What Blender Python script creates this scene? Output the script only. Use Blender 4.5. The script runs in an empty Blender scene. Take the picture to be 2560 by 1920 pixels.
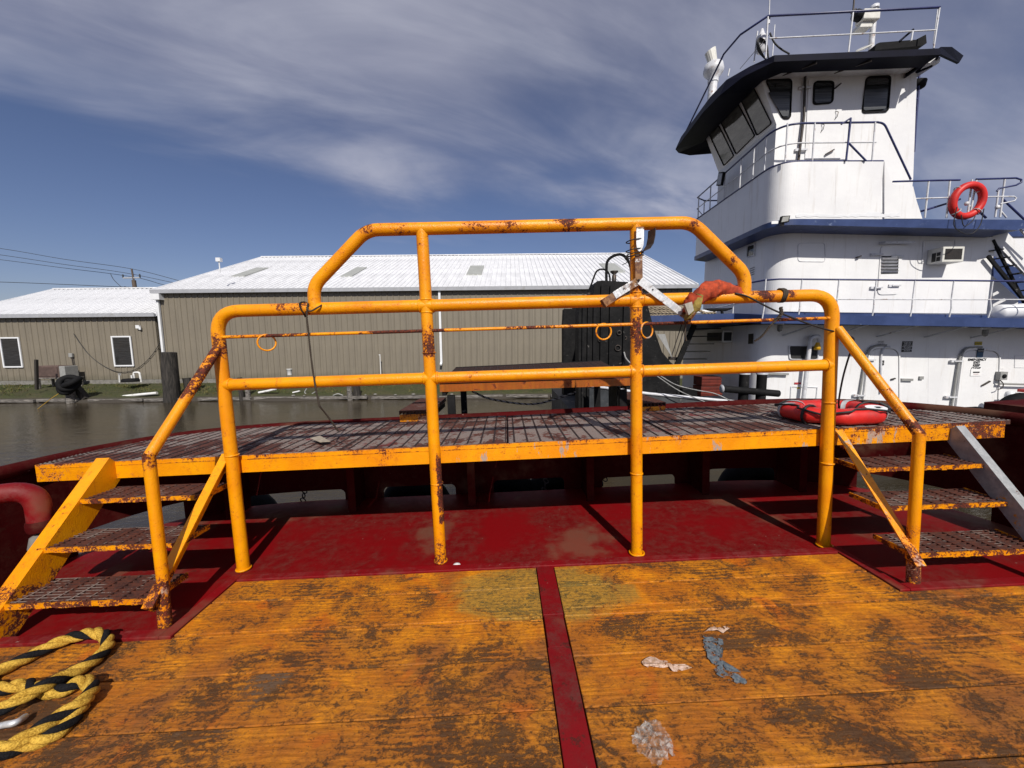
import bpy, math, random
import numpy as np
from mathutils import Matrix, Vector
random.seed(7)
SC = bpy.context.scene
COL = SC.collection
R = math.radians
H = 2.8          # eye above the water
EYE = 1.6        # eye above the steel deck
F = 961.0        # focal length in photograph pixels

# ------------------------------------------------------------------ camera, sky, sun
def nrm(v):
    v = np.array(v, float); return v/np.linalg.norm(v)
def frame3(up, fw):
    u = nrm(up); f = nrm(fw); f = nrm(f-u*(f@u)); r = np.cross(f, u)
    if r[0] < 0: r = -r
    return np.array([r, f, u])
WF = frame3([-.0096, -1, -.1093], [0, 0, 1])          # camera axes -> level world
BF = frame3([-.033, -1, -.0942], [-15, -90, 961])     # camera axes -> the deck, which lists a little
cam = bpy.data.objects.new('camera', bpy.data.cameras.new('camera'))
COL.objects.link(cam)
right, up, back = WF@np.array([1, 0, 0.]), WF@np.array([0, -1, 0.]), WF@np.array([0, 0, -1.])
M = Matrix.Identity(4)
for i in range(3):
    M[i][0], M[i][1], M[i][2] = right[i], up[i], back[i]
M[2][3] = H
cam.matrix_world = M
cam.data.sensor_width = 36; cam.data.lens = F/2560*36
cam.data.clip_start = .05; cam.data.clip_end = 6000
SC.camera = cam

SUN_AZ, SUN_EL = R(12), R(41)      # sun behind the camera, a little to its right
to_sun = Vector((math.sin(SUN_AZ)*math.cos(SUN_EL), -math.cos(SUN_AZ)*math.cos(SUN_EL), math.sin(SUN_EL)))
sun = bpy.data.objects.new('sun', bpy.data.lights.new('sun', 'SUN'))
COL.objects.link(sun)
sun.data.energy = 4.7; sun.data.angle = R(.5); sun.data.color = (1, .95, .87)
sun.rotation_euler = to_sun.to_track_quat('Z', 'Y').to_euler()

SC.view_settings.view_transform = 'Standard'; SC.view_settings.look = 'None'
SC.view_settings.gamma = 1; SC.view_settings.exposure = 0
SC.render.engine = 'CYCLES'

# ------------------------------------------------------------------ node helper
class G:
    def __init__(s, nt): s.nt = nt; s.L = nt.links
    def n(s, t, **k):
        o = s.nt.nodes.new(t)
        for a, b in k.items(): setattr(o, a, b)
        return o
    def put(s, sock, v):
        if v is None: return
        if isinstance(v, bpy.types.NodeSocket): s.L.new(v, sock)
        else:
            if isinstance(v, (tuple, list)) and len(v) == 3 and sock.type == 'RGBA': v = (*v, 1)
            sock.default_value = v
    def math(s, op, a, b=0., c=None, clamp=False):
        o = s.n('ShaderNodeMath', operation=op, use_clamp=clamp)
        s.put(o.inputs[0], a); s.put(o.inputs[1], b)
        if c is not None: s.put(o.inputs[2], c)
        return o.outputs[0]
    def mix(s, f, a, b, mode='MIX'):
        o = s.n('ShaderNodeMix', data_type='RGBA', blend_type=mode)
        s.put(o.inputs[0], f); s.put(o.inputs[6], a); s.put(o.inputs[7], b)
        return o.outputs[2]
    def noise(s, vec, scale, detail=5., rough=.6, dist=0.):
        o = s.n('ShaderNodeTexNoise')
        s.put(o.inputs['Vector'], vec); s.put(o.inputs['Scale'], scale); s.put(o.inputs['Detail'], detail)
        s.put(o.inputs['Roughness'], rough); s.put(o.inputs['Distortion'], dist)
        return o.outputs[0]
    def step(s, v, lo, hi):
        o = s.n('ShaderNodeMapRange', interpolation_type='SMOOTHSTEP')
        s.put(o.inputs[0], v); s.put(o.inputs[1], lo); s.put(o.inputs[2], hi)
        return o.outputs[0]
    def co(s, kind='Object'):
        return s.n('ShaderNodeTexCoord').outputs[kind]
    def map(s, vec, scale=(1, 1, 1), loc=(0, 0, 0), rot=(0, 0, 0)):
        o = s.n('ShaderNodeMapping')
        s.put(o.inputs[0], vec); s.put(o.inputs[1], loc); s.put(o.inputs[2], rot); s.put(o.inputs[3], scale)
        return o.outputs[0]
    def attr(s, name):
        return s.n('ShaderNodeAttribute', attribute_name=name).outputs['Fac']
    def bump(s, h, strength=.3, dist=.01, nrm_=None):
        o = s.n('ShaderNodeBump'); s.put(o.inputs['Strength'], strength); s.put(o.inputs['Distance'], dist)
        s.put(o.inputs['Height'], h)
        if nrm_ is not None: s.put(o.inputs['Normal'], nrm_)
        return o.outputs[0]
    def rnd(s): return s.n('ShaderNodeObjectInfo').outputs['Random']
    def sep(s, v):
        return s.n('ShaderNodeSeparateXYZ') if v is None else s._sep(v)
    def _sep(s, v):
        o = s.n('ShaderNodeSeparateXYZ'); s.L.new(v, o.inputs[0]); return o.outputs
    def out(s, col, rough=.5, metal=0., normal=None, **kw):
        b = s.nt.nodes['Principled BSDF']
        s.put(b.inputs['Base Color'], col); s.put(b.inputs['Roughness'], rough); s.put(b.inputs['Metallic'], metal)
        if normal is not None: s.put(b.inputs['Normal'], normal)
        for k, v in kw.items(): s.put(b.inputs[k.replace('_', ' ')], v)

MATS = {}
def mat(name):
    def deco(fn):
        m = bpy.data.materials.new(name); m.use_nodes = True
        fn(G(m.node_tree)); MATS[name] = m
        return fn
    return deco
def plain(name, col, rough=.5, metal=0., var=.25, scale=12, bump=.15, dirt=None, spec=.5):
    @mat(name)
    def f(g):
        c = g.co(); a = g.noise(c, scale, 6, .65); b = g.noise(c, scale*6, 3)
        dark = tuple(x*(1-var) for x in col)
        k = g.mix(g.step(a, .3, .7), dark, col)
        if dirt: k = g.mix(g.step(g.noise(c, scale*.7, 8, .75), .55, .68), k, dirt)
        g.out(k, rough, metal, g.bump(b, bump, .004), Specular_IOR_Level=spec)

# ------------------------------------------------------------------ sky
w = bpy.data.worlds.new('World'); SC.world = w; w.use_nodes = True
g = G(w.node_tree)
bg = w.node_tree.nodes['Background']
sky = g.n('ShaderNodeTexSky', sky_type='NISHITA', sun_disc=False)
sky.sun_elevation = SUN_EL; sky.sun_rotation = math.pi-SUN_AZ
sky.air_density = 1.0; sky.dust_density = .35; sky.ozone_density = 2.6
d = g.co('Generated'); x, y, z = g._sep(d)
zz = g.math('ADD', g.math('MAXIMUM', z, 0), .22)
cx = g.n('ShaderNodeCombineXYZ'); g.put(cx.inputs[0], g.math('DIVIDE', x, zz)); g.put(cx.inputs[1], g.math('DIVIDE', y, zz))
v = g.map(cx.outputs[0], rot=(0, 0, R(-24)))
soft = g.noise(g.map(v, scale=(.6, 1.15, 1), loc=(2.3, .4, 0)), 1.5, 5, .52, .5)
fine = g.noise(g.map(v, scale=(.55, 1.5, 1)), 2.0, 7, .55, .6)
wisp = g.noise(g.map(v, scale=(.8, 1.5, 1), rot=(0, 0, R(60))), 7, 7, .6, .6)
vx, vy, _v = g._sep(cx.outputs[0])
lx = g.math('MAXIMUM', g.math('SUBTRACT', -.1, vx), 0)
edge = g.math('SUBTRACT', g.math('SUBTRACT', 1.74, g.math('MULTIPLY', g.math('MULTIPLY', lx, lx), .62)), vy)   # > 0 under the cirrus sheet
edge = g.math('ADD', edge, g.math('MULTIPLY', g.math('SUBTRACT', soft, .5), 1.5))
edge = g.math('ADD', edge, g.math('MULTIPLY', g.math('SUBTRACT', fine, .5), .9))
sheet = g.step(edge, -.35, .55)
tex = g.math('ADD', g.math('MULTIPLY', soft, 1.05), g.math('ADD', g.math('MULTIPLY', fine, .5), g.math('MULTIPLY', wisp, .14)))
tex = g.step(tex, .42, 1.22)
dens = g.math('MULTIPLY', sheet, g.math('MULTIPLY_ADD', tex, .76, .20))
skyc = g.mix(1., sky.outputs[0], (1.08, 1.0, 1.18), 'MULTIPLY')
cloud = g.mix(g.step(fine, .35, .7), (6.2, 6.3, 8.0), (9.2, 9.3, 10.8))
final = g.mix(g.math('MULTIPLY', dens, .80, clamp=True), skyc, cloud)
g.put(bg.inputs[0], final); bg.inputs[1].default_value = .058

# ------------------------------------------------------------------ materials
def yellow(name, thr=.64, worn=0., grime=0.):
    @mat(name)
    def f(g):
        c = g.co(); wear = g.attr('wear')
        n1 = g.noise(c, 15, 10, .72, .3); n2 = g.noise(c, 85, 5, .65); n3 = g.noise(c, 30, 7, .7)
        m = g.math('ADD', g.math('MULTIPLY', n1, .62), g.math('MULTIPLY', n2, .38))
        m = g.math('ADD', m, g.math('MULTIPLY', wear, .155))
        rust = g.step(m, thr, thr+.022)
        halo = g.step(m, thr-.10, thr+.03)
        paint = g.mix(g.step(g.noise(c, 3.1, 4), .3, .7), (.80, .32, .0012), (.70, .235, .0012))
        paint = g.mix(g.math('MULTIPLY', g.step(n3, .5, .8), .35), paint, (.50, .15, .01))
        drip = g.noise(g.map(c, scale=(26, 26, 1.2)), 1, 5, .6)
        paint = g.mix(g.math('MULTIPLY', g.step(drip, .60, .72), g.math('MULTIPLY_ADD', wear, .5, .18)), paint, (.42, .11, .015))
        if worn:
            gm = g.step(g.noise(g.map(c, scale=(9, 9, 3)), 1.1, 8, .7), .60-worn*.1, .64-worn*.1)
            paint = g.mix(g.math('MULTIPLY', gm, .85), paint, (.30, .29, .27))
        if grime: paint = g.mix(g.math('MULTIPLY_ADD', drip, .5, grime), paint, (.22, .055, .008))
        rc = g.mix(g.step(n2, .38, .66), (.022, .007, .005), (.16, .026, .008))
        col = g.mix(g.math('MULTIPLY', halo, .55), paint, (.46, .10, .012))
        col = g.mix(rust, col, rc)
        h = g.math('ADD', g.math('MULTIPLY', g.noise(c, 110, 4, .6), .62), g.math('MULTIPLY', rust, -.5))
        rg = g.math('MULTIPLY_ADD', rust, .45, .33)
        g.out(col, rg, 0, g.bump(h, .6, .007), Specular_IOR_Level=.38)
yellow('yellow_paint')
yellow('yellow_paint_worn', .62, .45)
yellow('yellow_paint_drip', .64, .12)
yellow('yellow_paint_rusty', .525, .3)
yellow('yellow_tread_edge', .50)
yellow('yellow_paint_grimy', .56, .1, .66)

def redpaint(name, base, worn, thr=.60, ro=.38, spec=.5):
    @mat(name)
    def f(g):
        c = g.co()
        n1 = g.noise(c, 1.7, 8, .62, .4); n2 = g.noise(c, 14, 8, .7); n3 = g.noise(c, 90, 3)
        k = g.mix(g.step(n1, .35, .65), base, tuple(x*.72 for x in base))
        scuff = g.math('MULTIPLY', g.step(n1, .38, .58), g.step(g.math('ADD', g.math('MULTIPLY', n2, .7), g.math('MULTIPLY', n3, .3)), .40, .66))
        k = g.mix(g.math('MULTIPLY', scuff, .75), k, worn)
        spot = g.step(g.noise(c, 26, 4, .6), .715, .735)
        k = g.mix(g.math('MULTIPLY', spot, .7), k, (.30, .20, .17))
        stain = g.step(g.noise(g.map(c, loc=(5, 2, 0)), 1.3, 5, .55), .57, .66)
        k = g.mix(g.math('MULTIPLY', stain, .45), k, (.16, .10, .06))
        rust = g.step(g.noise(c, 8, 9, .75), thr+.06, thr+.09)
        k = g.mix(g.math('MULTIPLY', rust, .8), k, (.055, .014, .010))
        g.out(k, g.math('MULTIPLY_ADD', scuff, .2, ro), 0, g.bump(g.math('ADD', g.math('MULTIPLY', n2, .5), g.math('MULTIPLY', n3, .3)), .35, .006), Specular_IOR_Level=spec)
redpaint('red_deck_paint', (.185, .0028, .0045), (.125, .032, .024), .575, .55, .14)
redpaint('red_trim_paint', (.20, .003, .006), (.18, .04, .035), .585, .5, .25)
redpaint('red_strip_paint', (.19, .003, .006), (.10, .035, .028), .50, .5, .25)
redpaint('red_dark_paint', (.060, .0022, .003), (.07, .016, .012), .52, .8, .08)

@mat('deck_plank')
def f(g):
    c = g.co(); r = g.rnd()
    off = g.n('ShaderNodeCombineXYZ'); g.put(off.inputs[0], g.math('MULTIPLY', r, 37.)); g.put(off.inputs[2], g.math('MULTIPLY', r, 11.))
    va = g.n('ShaderNodeVectorMath', operation='ADD'); g.put(va.inputs[0], c); g.put(va.inputs[1], off.outputs[0]); p = va.outputs[0]
    grain = g.noise(g.map(p, scale=(2.2, 34, 1)), 2.2, 8, .62, .5)
    wv = g.n('ShaderNodeTexWave', wave_type='BANDS', bands_direction='Y'); g.put(wv.inputs[0], g.map(p, scale=(.55, 1.7, 1)))
    g.put(wv.inputs['Scale'], 6.5); g.put(wv.inputs['Distortion'], 15.); g.put(wv.inputs['Detail'], 3.); g.put(wv.inputs['Detail Scale'], .55)
    ring = wv.outputs['Fac']
    blotch = g.noise(g.map(p, scale=(1, 1.35, 1)), 2.9, 11, .74, .9)
    big = g.noise(c, 1.15, 4, .55, .5)
    sp = g.noise(g.map(p, scale=(1, 1.45, 1)), 34, 10, .82, .7)
    fleck = g.noise(g.map(p, scale=(1, 1.3, 1)), 150, 4, .7)
    ringm = g.math('MULTIPLY', ring, g.step(g.noise(p, 1.7, 3), .48, .58))
    x, y, z = g._sep(c)
    nearer = g.step(y, 2.5, 1.2)
    m = g.math('ADD', g.math('MULTIPLY', blotch, .62), g.math('ADD', g.math('MULTIPLY', big, .34), g.math('MULTIPLY', grain, .17)))
    m = g.math('ADD', m, g.math('ADD', g.math('MULTIPLY', sp, .60), g.math('MULTIPLY', fleck, .16)))
    m = g.math('ADD', m, g.math('ADD', g.math('MULTIPLY', ringm, .055), g.math('MULTIPLY', nearer, .055)))
    bare = g.step(m, .99, 1.06)
    worn = g.step(m, .84, 1.0)
    paint = g.mix(g.step(g.noise(p, 4.5, 7, .66), .36, .62), (.76, .275, .007), (.50, .150, .007))
    paint = g.mix(g.math('MULTIPLY', worn, .58), paint, (.235, .080, .014))
    paint = g.mix(g.math('MULTIPLY', g.step(g.noise(g.map(c, loc=(2, 4, 1)), 1.8, 6, .62, .5), .52, .66), .62), paint, (.17, .062, .024))
    paint = g.mix(g.math('MULTIPLY', g.step(g.noise(g.map(c, loc=(7, 1, 1)), 3.0, 7, .62, .5), .56, .66), .6), paint, (.50, .105, .007))
    paint = g.mix(g.math('MULTIPLY', nearer, .34), paint, (.17, .068, .018))
    wood = g.mix(g.step(g.math('MULTIPLY_ADD', fleck, .5, g.math('MULTIPLY', grain, .5)), .36, .64), (.014, .009, .006), (.070, .040, .020))
    wood = g.mix(g.math('MULTIPLY', g.step(g.noise(p, 2.4, 4), .58, .7), .6), wood, (.095, .085, .07))
    k = g.mix(g.math('MULTIPLY', bare, .85), paint, wood)
    pit = g.step(g.noise(g.map(p, scale=(1, 1.7, 1)), 70, 8, .80, .5), .565, .61)
    k = g.mix(g.math('MULTIPLY', pit, .82), k, (.030, .016, .009))
    gr2 = g.step(g.noise(g.map(p, scale=(1.6, 46, 1)), 2.6, 6, .6, .8), .60, .68)
    k = g.mix(g.math('MULTIPLY', gr2, .45), k, (.06, .030, .014))
    # olive weathered stain either side of the red divider strip
    dx = g.math('DIVIDE', g.math('SUBTRACT', x, .16), .62); dy = g.math('DIVIDE', g.math('SUBTRACT', y, 2.32), .30)
    rr = g.math('ADD', g.math('MULTIPLY', dx, dx), g.math('MULTIPLY', dy, dy))
    st = g.math('ADD', rr, g.math('MULTIPLY', g.math('SUBTRACT', blotch, .5), 2.4))
    k = g.mix(g.math('MULTIPLY', g.step(st, 1.0, .55), .72), k, g.mix(g.step(sp, .42, .6), (.36, .22, .035), (.135, .11, .035)))
    speck = g.step(g.noise(c, 19, 3, .5), .755, .77)
    k = g.mix(g.math('MULTIPLY', speck, .85), k, (.03, .018, .012))
    h = g.math('ADD', g.math('MULTIPLY', grain, .5), g.math('ADD', g.math('MULTIPLY', bare, -.35), g.math('MULTIPLY', ring, .12)))
    g.out(k, g.math('MULTIPLY_ADD', bare, .25, .55), 0, g.bump(h, .75, .010), Specular_IOR_Level=.3)

def grate(name, light, thr):
    @mat(name)
    def f(g):
        c = g.co()
        n1 = g.noise(c, 2.6, 7, .68, .3); n2 = g.noise(c, 30, 5, .7)
        m = g.math('ADD', g.math('MULTIPLY', n1, .72), g.math('MULTIPLY', n2, .28))
        rust = g.step(m, thr, thr+.05)
        old = g.mix(g.step(g.noise(c, 3.3, 3), .60, .68), light, (.20, .012, .02))
        rc = g.mix(g.step(n2, .35, .65), (.030, .009, .007), (.12, .030, .014))
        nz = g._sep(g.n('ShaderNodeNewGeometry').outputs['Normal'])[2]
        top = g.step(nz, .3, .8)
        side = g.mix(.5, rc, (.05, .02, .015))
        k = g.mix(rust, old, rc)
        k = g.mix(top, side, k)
        g.out(k, .72, 0, g.bump(n2, .5, .004))
grate('grating_paint', (.33, .29, .26), .480)
grate('tread_grating', (.22, .17, .145), .435)
plain('grate_gap_rust', (.030, .010, .007), .85, var=.6, scale=30)

@mat('white_boat_paint')
def f(g):
    c = g.co()
    n = g.noise(c, .9, 6, .6); m = g.noise(c, 14, 6, .7)
    k = g.mix(g.step(n, .3, .7), (.78, .78, .78), (.70, .70, .71))
    st = g.noise(g.map(c, scale=(7, 7, .55)), 1.3, 6, .62)
    k = g.mix(g.math('MULTIPLY', g.step(st, .54, .72), .42), k, (.50, .46, .41))
    rs = g.noise(g.map(c, scale=(16, 16, .8), loc=(3, 1, 0)), 1.1, 5, .6)
    k = g.mix(g.math('MULTIPLY', g.step(rs, .685, .74), .55), k, (.36, .19, .09))
    k = g.mix(g.math('MULTIPLY', g.step(g.noise(c, 11, 6, .72), .70, .73), .6), k, (.30, .16, .10))
    h = g.math('ADD', g.math('MULTIPLY', m, .6), g.math('MULTIPLY', g.noise(c, 1.4, 3), 1.4))
    g.out(k, .42, 0, g.bump(h, .28, .02))
@mat('blue_boat_paint')
def f(g):
    c = g.co(); n = g.noise(c, 2.2, 7, .65)
    k = g.mix(g.step(n, .35, .65), (.020, .038, .115), (.032, .055, .155))
    k = g.mix(g.math('MULTIPLY', g.step(g.noise(c, 6, 8, .7), .60, .68), .5), k, (.20, .25, .38))
    g.out(k, .4, 0, g.bump(g.noise(c, 20, 4), .2, .005))
plain('navy_paint', (.0035, .004, .014), .6, var=.4, scale=3, spec=.12)
plain('blue_rail_paint', (.022, .03, .13), .4, var=.4, scale=8)
plain('white_rail_paint', (.66, .67, .70), .45, var=.25, scale=9, dirt=(.25, .14, .09))
@mat('black_steel')
def f(g):
    c = g.co(); n = g.noise(c, 3, 8, .7); m = g.noise(g.map(c, scale=(8, 8, 1)), 2, 7, .7)
    k = g.mix(g.step(n, .4, .7), (.003, .003, .0035), (.012, .0115, .012))
    k = g.mix(g.math('MULTIPLY', g.step(m, .66, .74), .4), k, (.07, .066, .062))
    k = g.mix(g.math('MULTIPLY', g.step(g.noise(c, 7, 8, .75), .63, .66), .8), k, (.16, .15, .14))
    g.out(k, .7, 0, g.bump(n, .7, .03), Specular_IOR_Level=.2)
plain('black_rubber', (.008, .008, .009), .8, var=.5, scale=15, bump=.5, spec=.2)
plain('black_cord', (.010, .010, .011), .6)
plain('brown_cord', (.055, .042, .030), .85, bump=.6, scale=60)
@mat('galvanised_steel')
def f(g):
    c = g.co(); n = g.noise(c, 26, 5, .7)
    k = g.mix(g.step(n, .35, .65), (.52, .53, .54), (.76, .77, .78))
    rst = g.step(g.math('ADD', g.noise(c, 9, 7, .7), g.math('MULTIPLY', g.attr('wear'), .25)), .60, .68)
    k = g.mix(rst, k, g.mix(g.step(n, .4, .6), (.10, .035, .015), (.26, .13, .05)))
    g.out(k, .42, g.math('MULTIPLY_ADD', rst, -.5, .55), g.bump(n, .2, .003))
plain('dark_metal', (.06, .05, .045), .5, .4, dirt=(.12, .06, .03))
@mat('window_glass')
def f(g):
    c = g.co(); n = g.noise(g.map(c, scale=(.6, .6, 9)), 2.4, 3)
    g.out(g.mix(g.step(n, .4, .6), (.016, .017, .018), (.032, .034, .036)), .07, 0, g.bump(g.noise(c, 2.5, 2), .08, .02), Specular_IOR_Level=.55)
@mat('roof_sheet')
def f(g):
    c = g.co(); k = g.mix(g.step(g.noise(c, .6, 6, .6), .35, .7), (.74, .745, .76), (.60, .605, .62))
    k = g.mix(g.math('MULTIPLY', g.step(g.noise(g.map(c, scale=(3, .3, .3)), 1.5, 6, .65), .58, .72), .35), k, (.42, .41, .40))
    g.out(k, .45, 0, g.bump(g.noise(c, 5, 3), .1, .01))
plain('skylight_sheet', (.36, .37, .345), .5, var=.15, scale=2)
@mat('tan_siding')
def f(g):
    c = g.co(); k = g.mix(g.step(g.noise(c, .7, 6, .6), .3, .7), (.205, .178, .135), (.175, .152, .117))
    st = g.noise(g.map(c, scale=(3, 3, .35)), 1.4, 7, .65)
    k = g.mix(g.math('MULTIPLY', g.step(st, .55, .75), .45), k, (.115, .10, .078))
    x, y, z = g._sep(c)
    low = g.math('ADD', g.step(z, 1.15, .2), g.math('MULTIPLY', g.noise(c, 2.2, 5), .8))
    k = g.mix(g.math('MULTIPLY', g.step(low, .85, 1.5), .5), k, (.09, .085, .06))
    g.out(k, .5, 0, g.bump(g.noise(c, 9, 3), .12, .01))
plain('white_trim', (.74, .75, .77), .45, var=.1, scale=3)
plain('gutter_white', (.40, .41, .44), .45, var=.15, scale=3, dirt=(.30, .30, .29))
plain('concrete', (.22, .21, .19), .9, var=.4, scale=5, bump=.5, dirt=(.08, .085, .05))
@mat('pile_wood')
def f(g):
    c = g.co(); n = g.noise(g.map(c, scale=(14, 14, 1.3)), 1.6, 7, .7)
    g.out(g.mix(g.step(n, .38, .66), (.008, .007, .006), (.055, .047, .040)), .85, 0, g.bump(n, 1., .03))
@mat('weathered_wood')
def f(g):
    c = g.co(); n = g.noise(g.map(c, scale=(2, 14, 14)), 1.6, 7, .7)
    g.out(g.mix(g.step(n, .36, .66), (.05, .045, .04), (.24, .22, .20)), .9, 0, g.bump(n, .8, .02))
plain('wood_post_dark', (.03, .025, .02), .8, scale=8)
plain('pvc_white', (.74, .74, .73), .4, var=.15, scale=6, dirt=(.4, .38, .33))
plain('ac_brown', (.15, .10, .085), .6, var=.4, scale=5)
plain('ac_grey', (.30, .30, .29), .5, var=.2)
plain('ac_cream', (.66, .65, .60), .5, var=.15, scale=8)
plain('black_grille', (.018, .018, .018), .7)
@mat('shore_ground')
def f(g):
    c = g.co(); n = g.noise(c, 1.3, 7, .65); m = g.noise(c, 16, 6, .75)
    k = g.mix(g.step(n, .4, .65), (.055, .065, .014), (.085, .072, .030))
    k = g.mix(g.step(m, .40, .68), k, (.025, .030, .008))
    x, y, z = g._sep(c)
    k = g.mix(g.step(z, .30, .12), k, (.055, .046, .036))
    g.out(k, .95, 0, g.bump(m, 1., .08))
@mat('grass_blades')
def f(g):
    c = g.co(); n = g.noise(c, 2.2, 5, .6)
    g.out(g.mix(g.step(n, .38, .62), (.048, .072, .012), (.125, .105, .030)), .8)
@mat('water')
def f(g):
    c = g.co()
    w1 = g.noise(g.map(c, scale=(.55, 1.7, 1)), 1.5, 4, .55, .5)
    w2 = g.noise(g.map(c, scale=(1, 2.6, 1)), 6.5, 4, .6, .3)
    h = g.math('ADD', w1, g.math('MULTIPLY', w2, .28))
    k = g.mix(g.step(g.noise(c, .5, 3), .35, .65), (.046, .035, .020), (.034, .027, .017))
    g.out(k, .05, 0, g.bump(h, .22, .09), IOR=1.33)
def ropemat(name, a, b, sc=1.):
    @mat(name)
    def f(g):
        c = g.co(); n = g.noise(g.map(c, scale=(1, 1, 1)), 160*sc, 4, .6); m = g.noise(c, 14*sc, 5)
        g.out(g.mix(g.step(g.math('MULTIPLY_ADD', n, .6, g.math('MULTIPLY', m, .4)), .38, .62), a, b), .85, 0, g.bump(n, 1., .006*1/sc), Specular_IOR_Level=.15)
ropemat('rope_yellow', (.30, .16, .018), (.70, .44, .07))
ropemat('rope_black', (.004, .004, .005), (.014, .014, .016))
ropemat('rope_tan', (.18, .145, .10), (.38, .32, .24), .5)
ropemat('rope_grey', (.20, .20, .20), (.42, .42, .41), .5)
@mat('ring_red')
def f(g):
    c = g.co(); n = g.noise(c, 9, 6, .7)
    k = g.mix(g.step(n, .35, .7), (.62, .018, .012), (.46, .012, .010))
    k = g.mix(g.math('MULTIPLY', g.step(n, .60, .70), .5), k, (.30, .03, .02))
    g.out(k, .5, 0, g.bump(g.noise(c, 40, 4), .25, .004))
plain('ring_band_grey', (.46, .47, .48), .35, var=.25, scale=30)
plain('orange_cloth', (.50, .065, .018), .9, var=.55, scale=22, bump=.7, dirt=(.12, .03, .015))
plain('yellow_cloth', (.33, .24, .05), .9, var=.5, scale=30, bump=.7, dirt=(.10, .09, .05))
plain('grey_cloth', (.42, .40, .34), .85, var=.3, scale=30, bump=.5)
plain('orange_crate', (.16, .016, .005), .6, var=.5, scale=6)  # orange darkened so the colour carries the shade under the foredeck
plain('sign_black', (.012, .012, .013), .5)
plain('sign_white', (.80, .80, .80), .5, var=.05)
plain('sign_yellow', (.50, .38, .02), .5)
plain('sign_blue', (.03, .09, .17), .5)
plain('sign_red', (.42, .04, .05), .5)
plain('lamp_glass', (.30, .30, .28), .25)
plain('lamp_yellow', (.65, .36, .01), .4)
def flakemat(name, a, b_, lo, hi):
    @mat(name)
    def f(g):
        c = g.co(); n = g.noise(c, 20, 9, .75, .5); m = g.noise(c, 55, 6, .7)
        g.out(g.mix(g.step(m, .4, .62), a, b_), .6, 0, g.bump(m, .6, .004), Alpha=g.step(n, lo, hi))
flakemat('tape_blue', (.075, .105, .13), (.17, .19, .20), .455, .475)
@mat('clear_plastic')
def f(g):
    c = g.co(); n = g.noise(c, 26, 7, .72, .8)
    g.out((.60, .58, .55), .18, 0, g.bump(n, 1., .02), Alpha=g.math('MULTIPLY_ADD', g.step(n, .42, .66), .55, .12))
flakemat('flake_pale', (.62, .45, .36), (.38, .24, .15), .44, .47)
plain('leaf_pale', (.40, .34, .26), .8, var=.4, scale=40)
plain('wire_dark', (.03, .03, .032), .6)
plain('pole_wood', (.12, .09, .07), .85)
plain('grey_hull', (.060, .066, .072), .6, var=.5, scale=4, dirt=(.16, .15, .14), bump=.5)

# ------------------------------------------------------------------ pixel rays -> points on real planes
WM = Matrix.Identity(4)
RB = WF@BF.T
BM = Matrix.Identity(4)
for i in range(3):
    for j in range(3): BM[i][j] = RB[i][j]
BM = Matrix.Translation((0, 0, H)) @ BM @ Matrix.Translation((0, 0, -EYE))
def ray(fr, px, py): return fr@np.array([px-1280., py-960., F])
def _hit(fr, e, px, py, k, val):
    d = ray(fr, px, py); t = (val-(e if k == 2 else 0))/d[k]
    return Vector((d[0]*t, d[1]*t, d[2]*t+e))
def bx(px, py, v): return _hit(BF, EYE, px, py, 0, v)
def by(px, py, v): return _hit(BF, EYE, px, py, 1, v)
def bz(px, py, v): return _hit(BF, EYE, px, py, 2, v)
def wx(px, py, v): return _hit(WF, H, px, py, 0, v)
def wy(px, py, v): return _hit(WF, H, px, py, 1, v)
def wz(px, py, v): return _hit(WF, H, px, py, 2, v)
def V(*a): return Vector(a)

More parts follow.
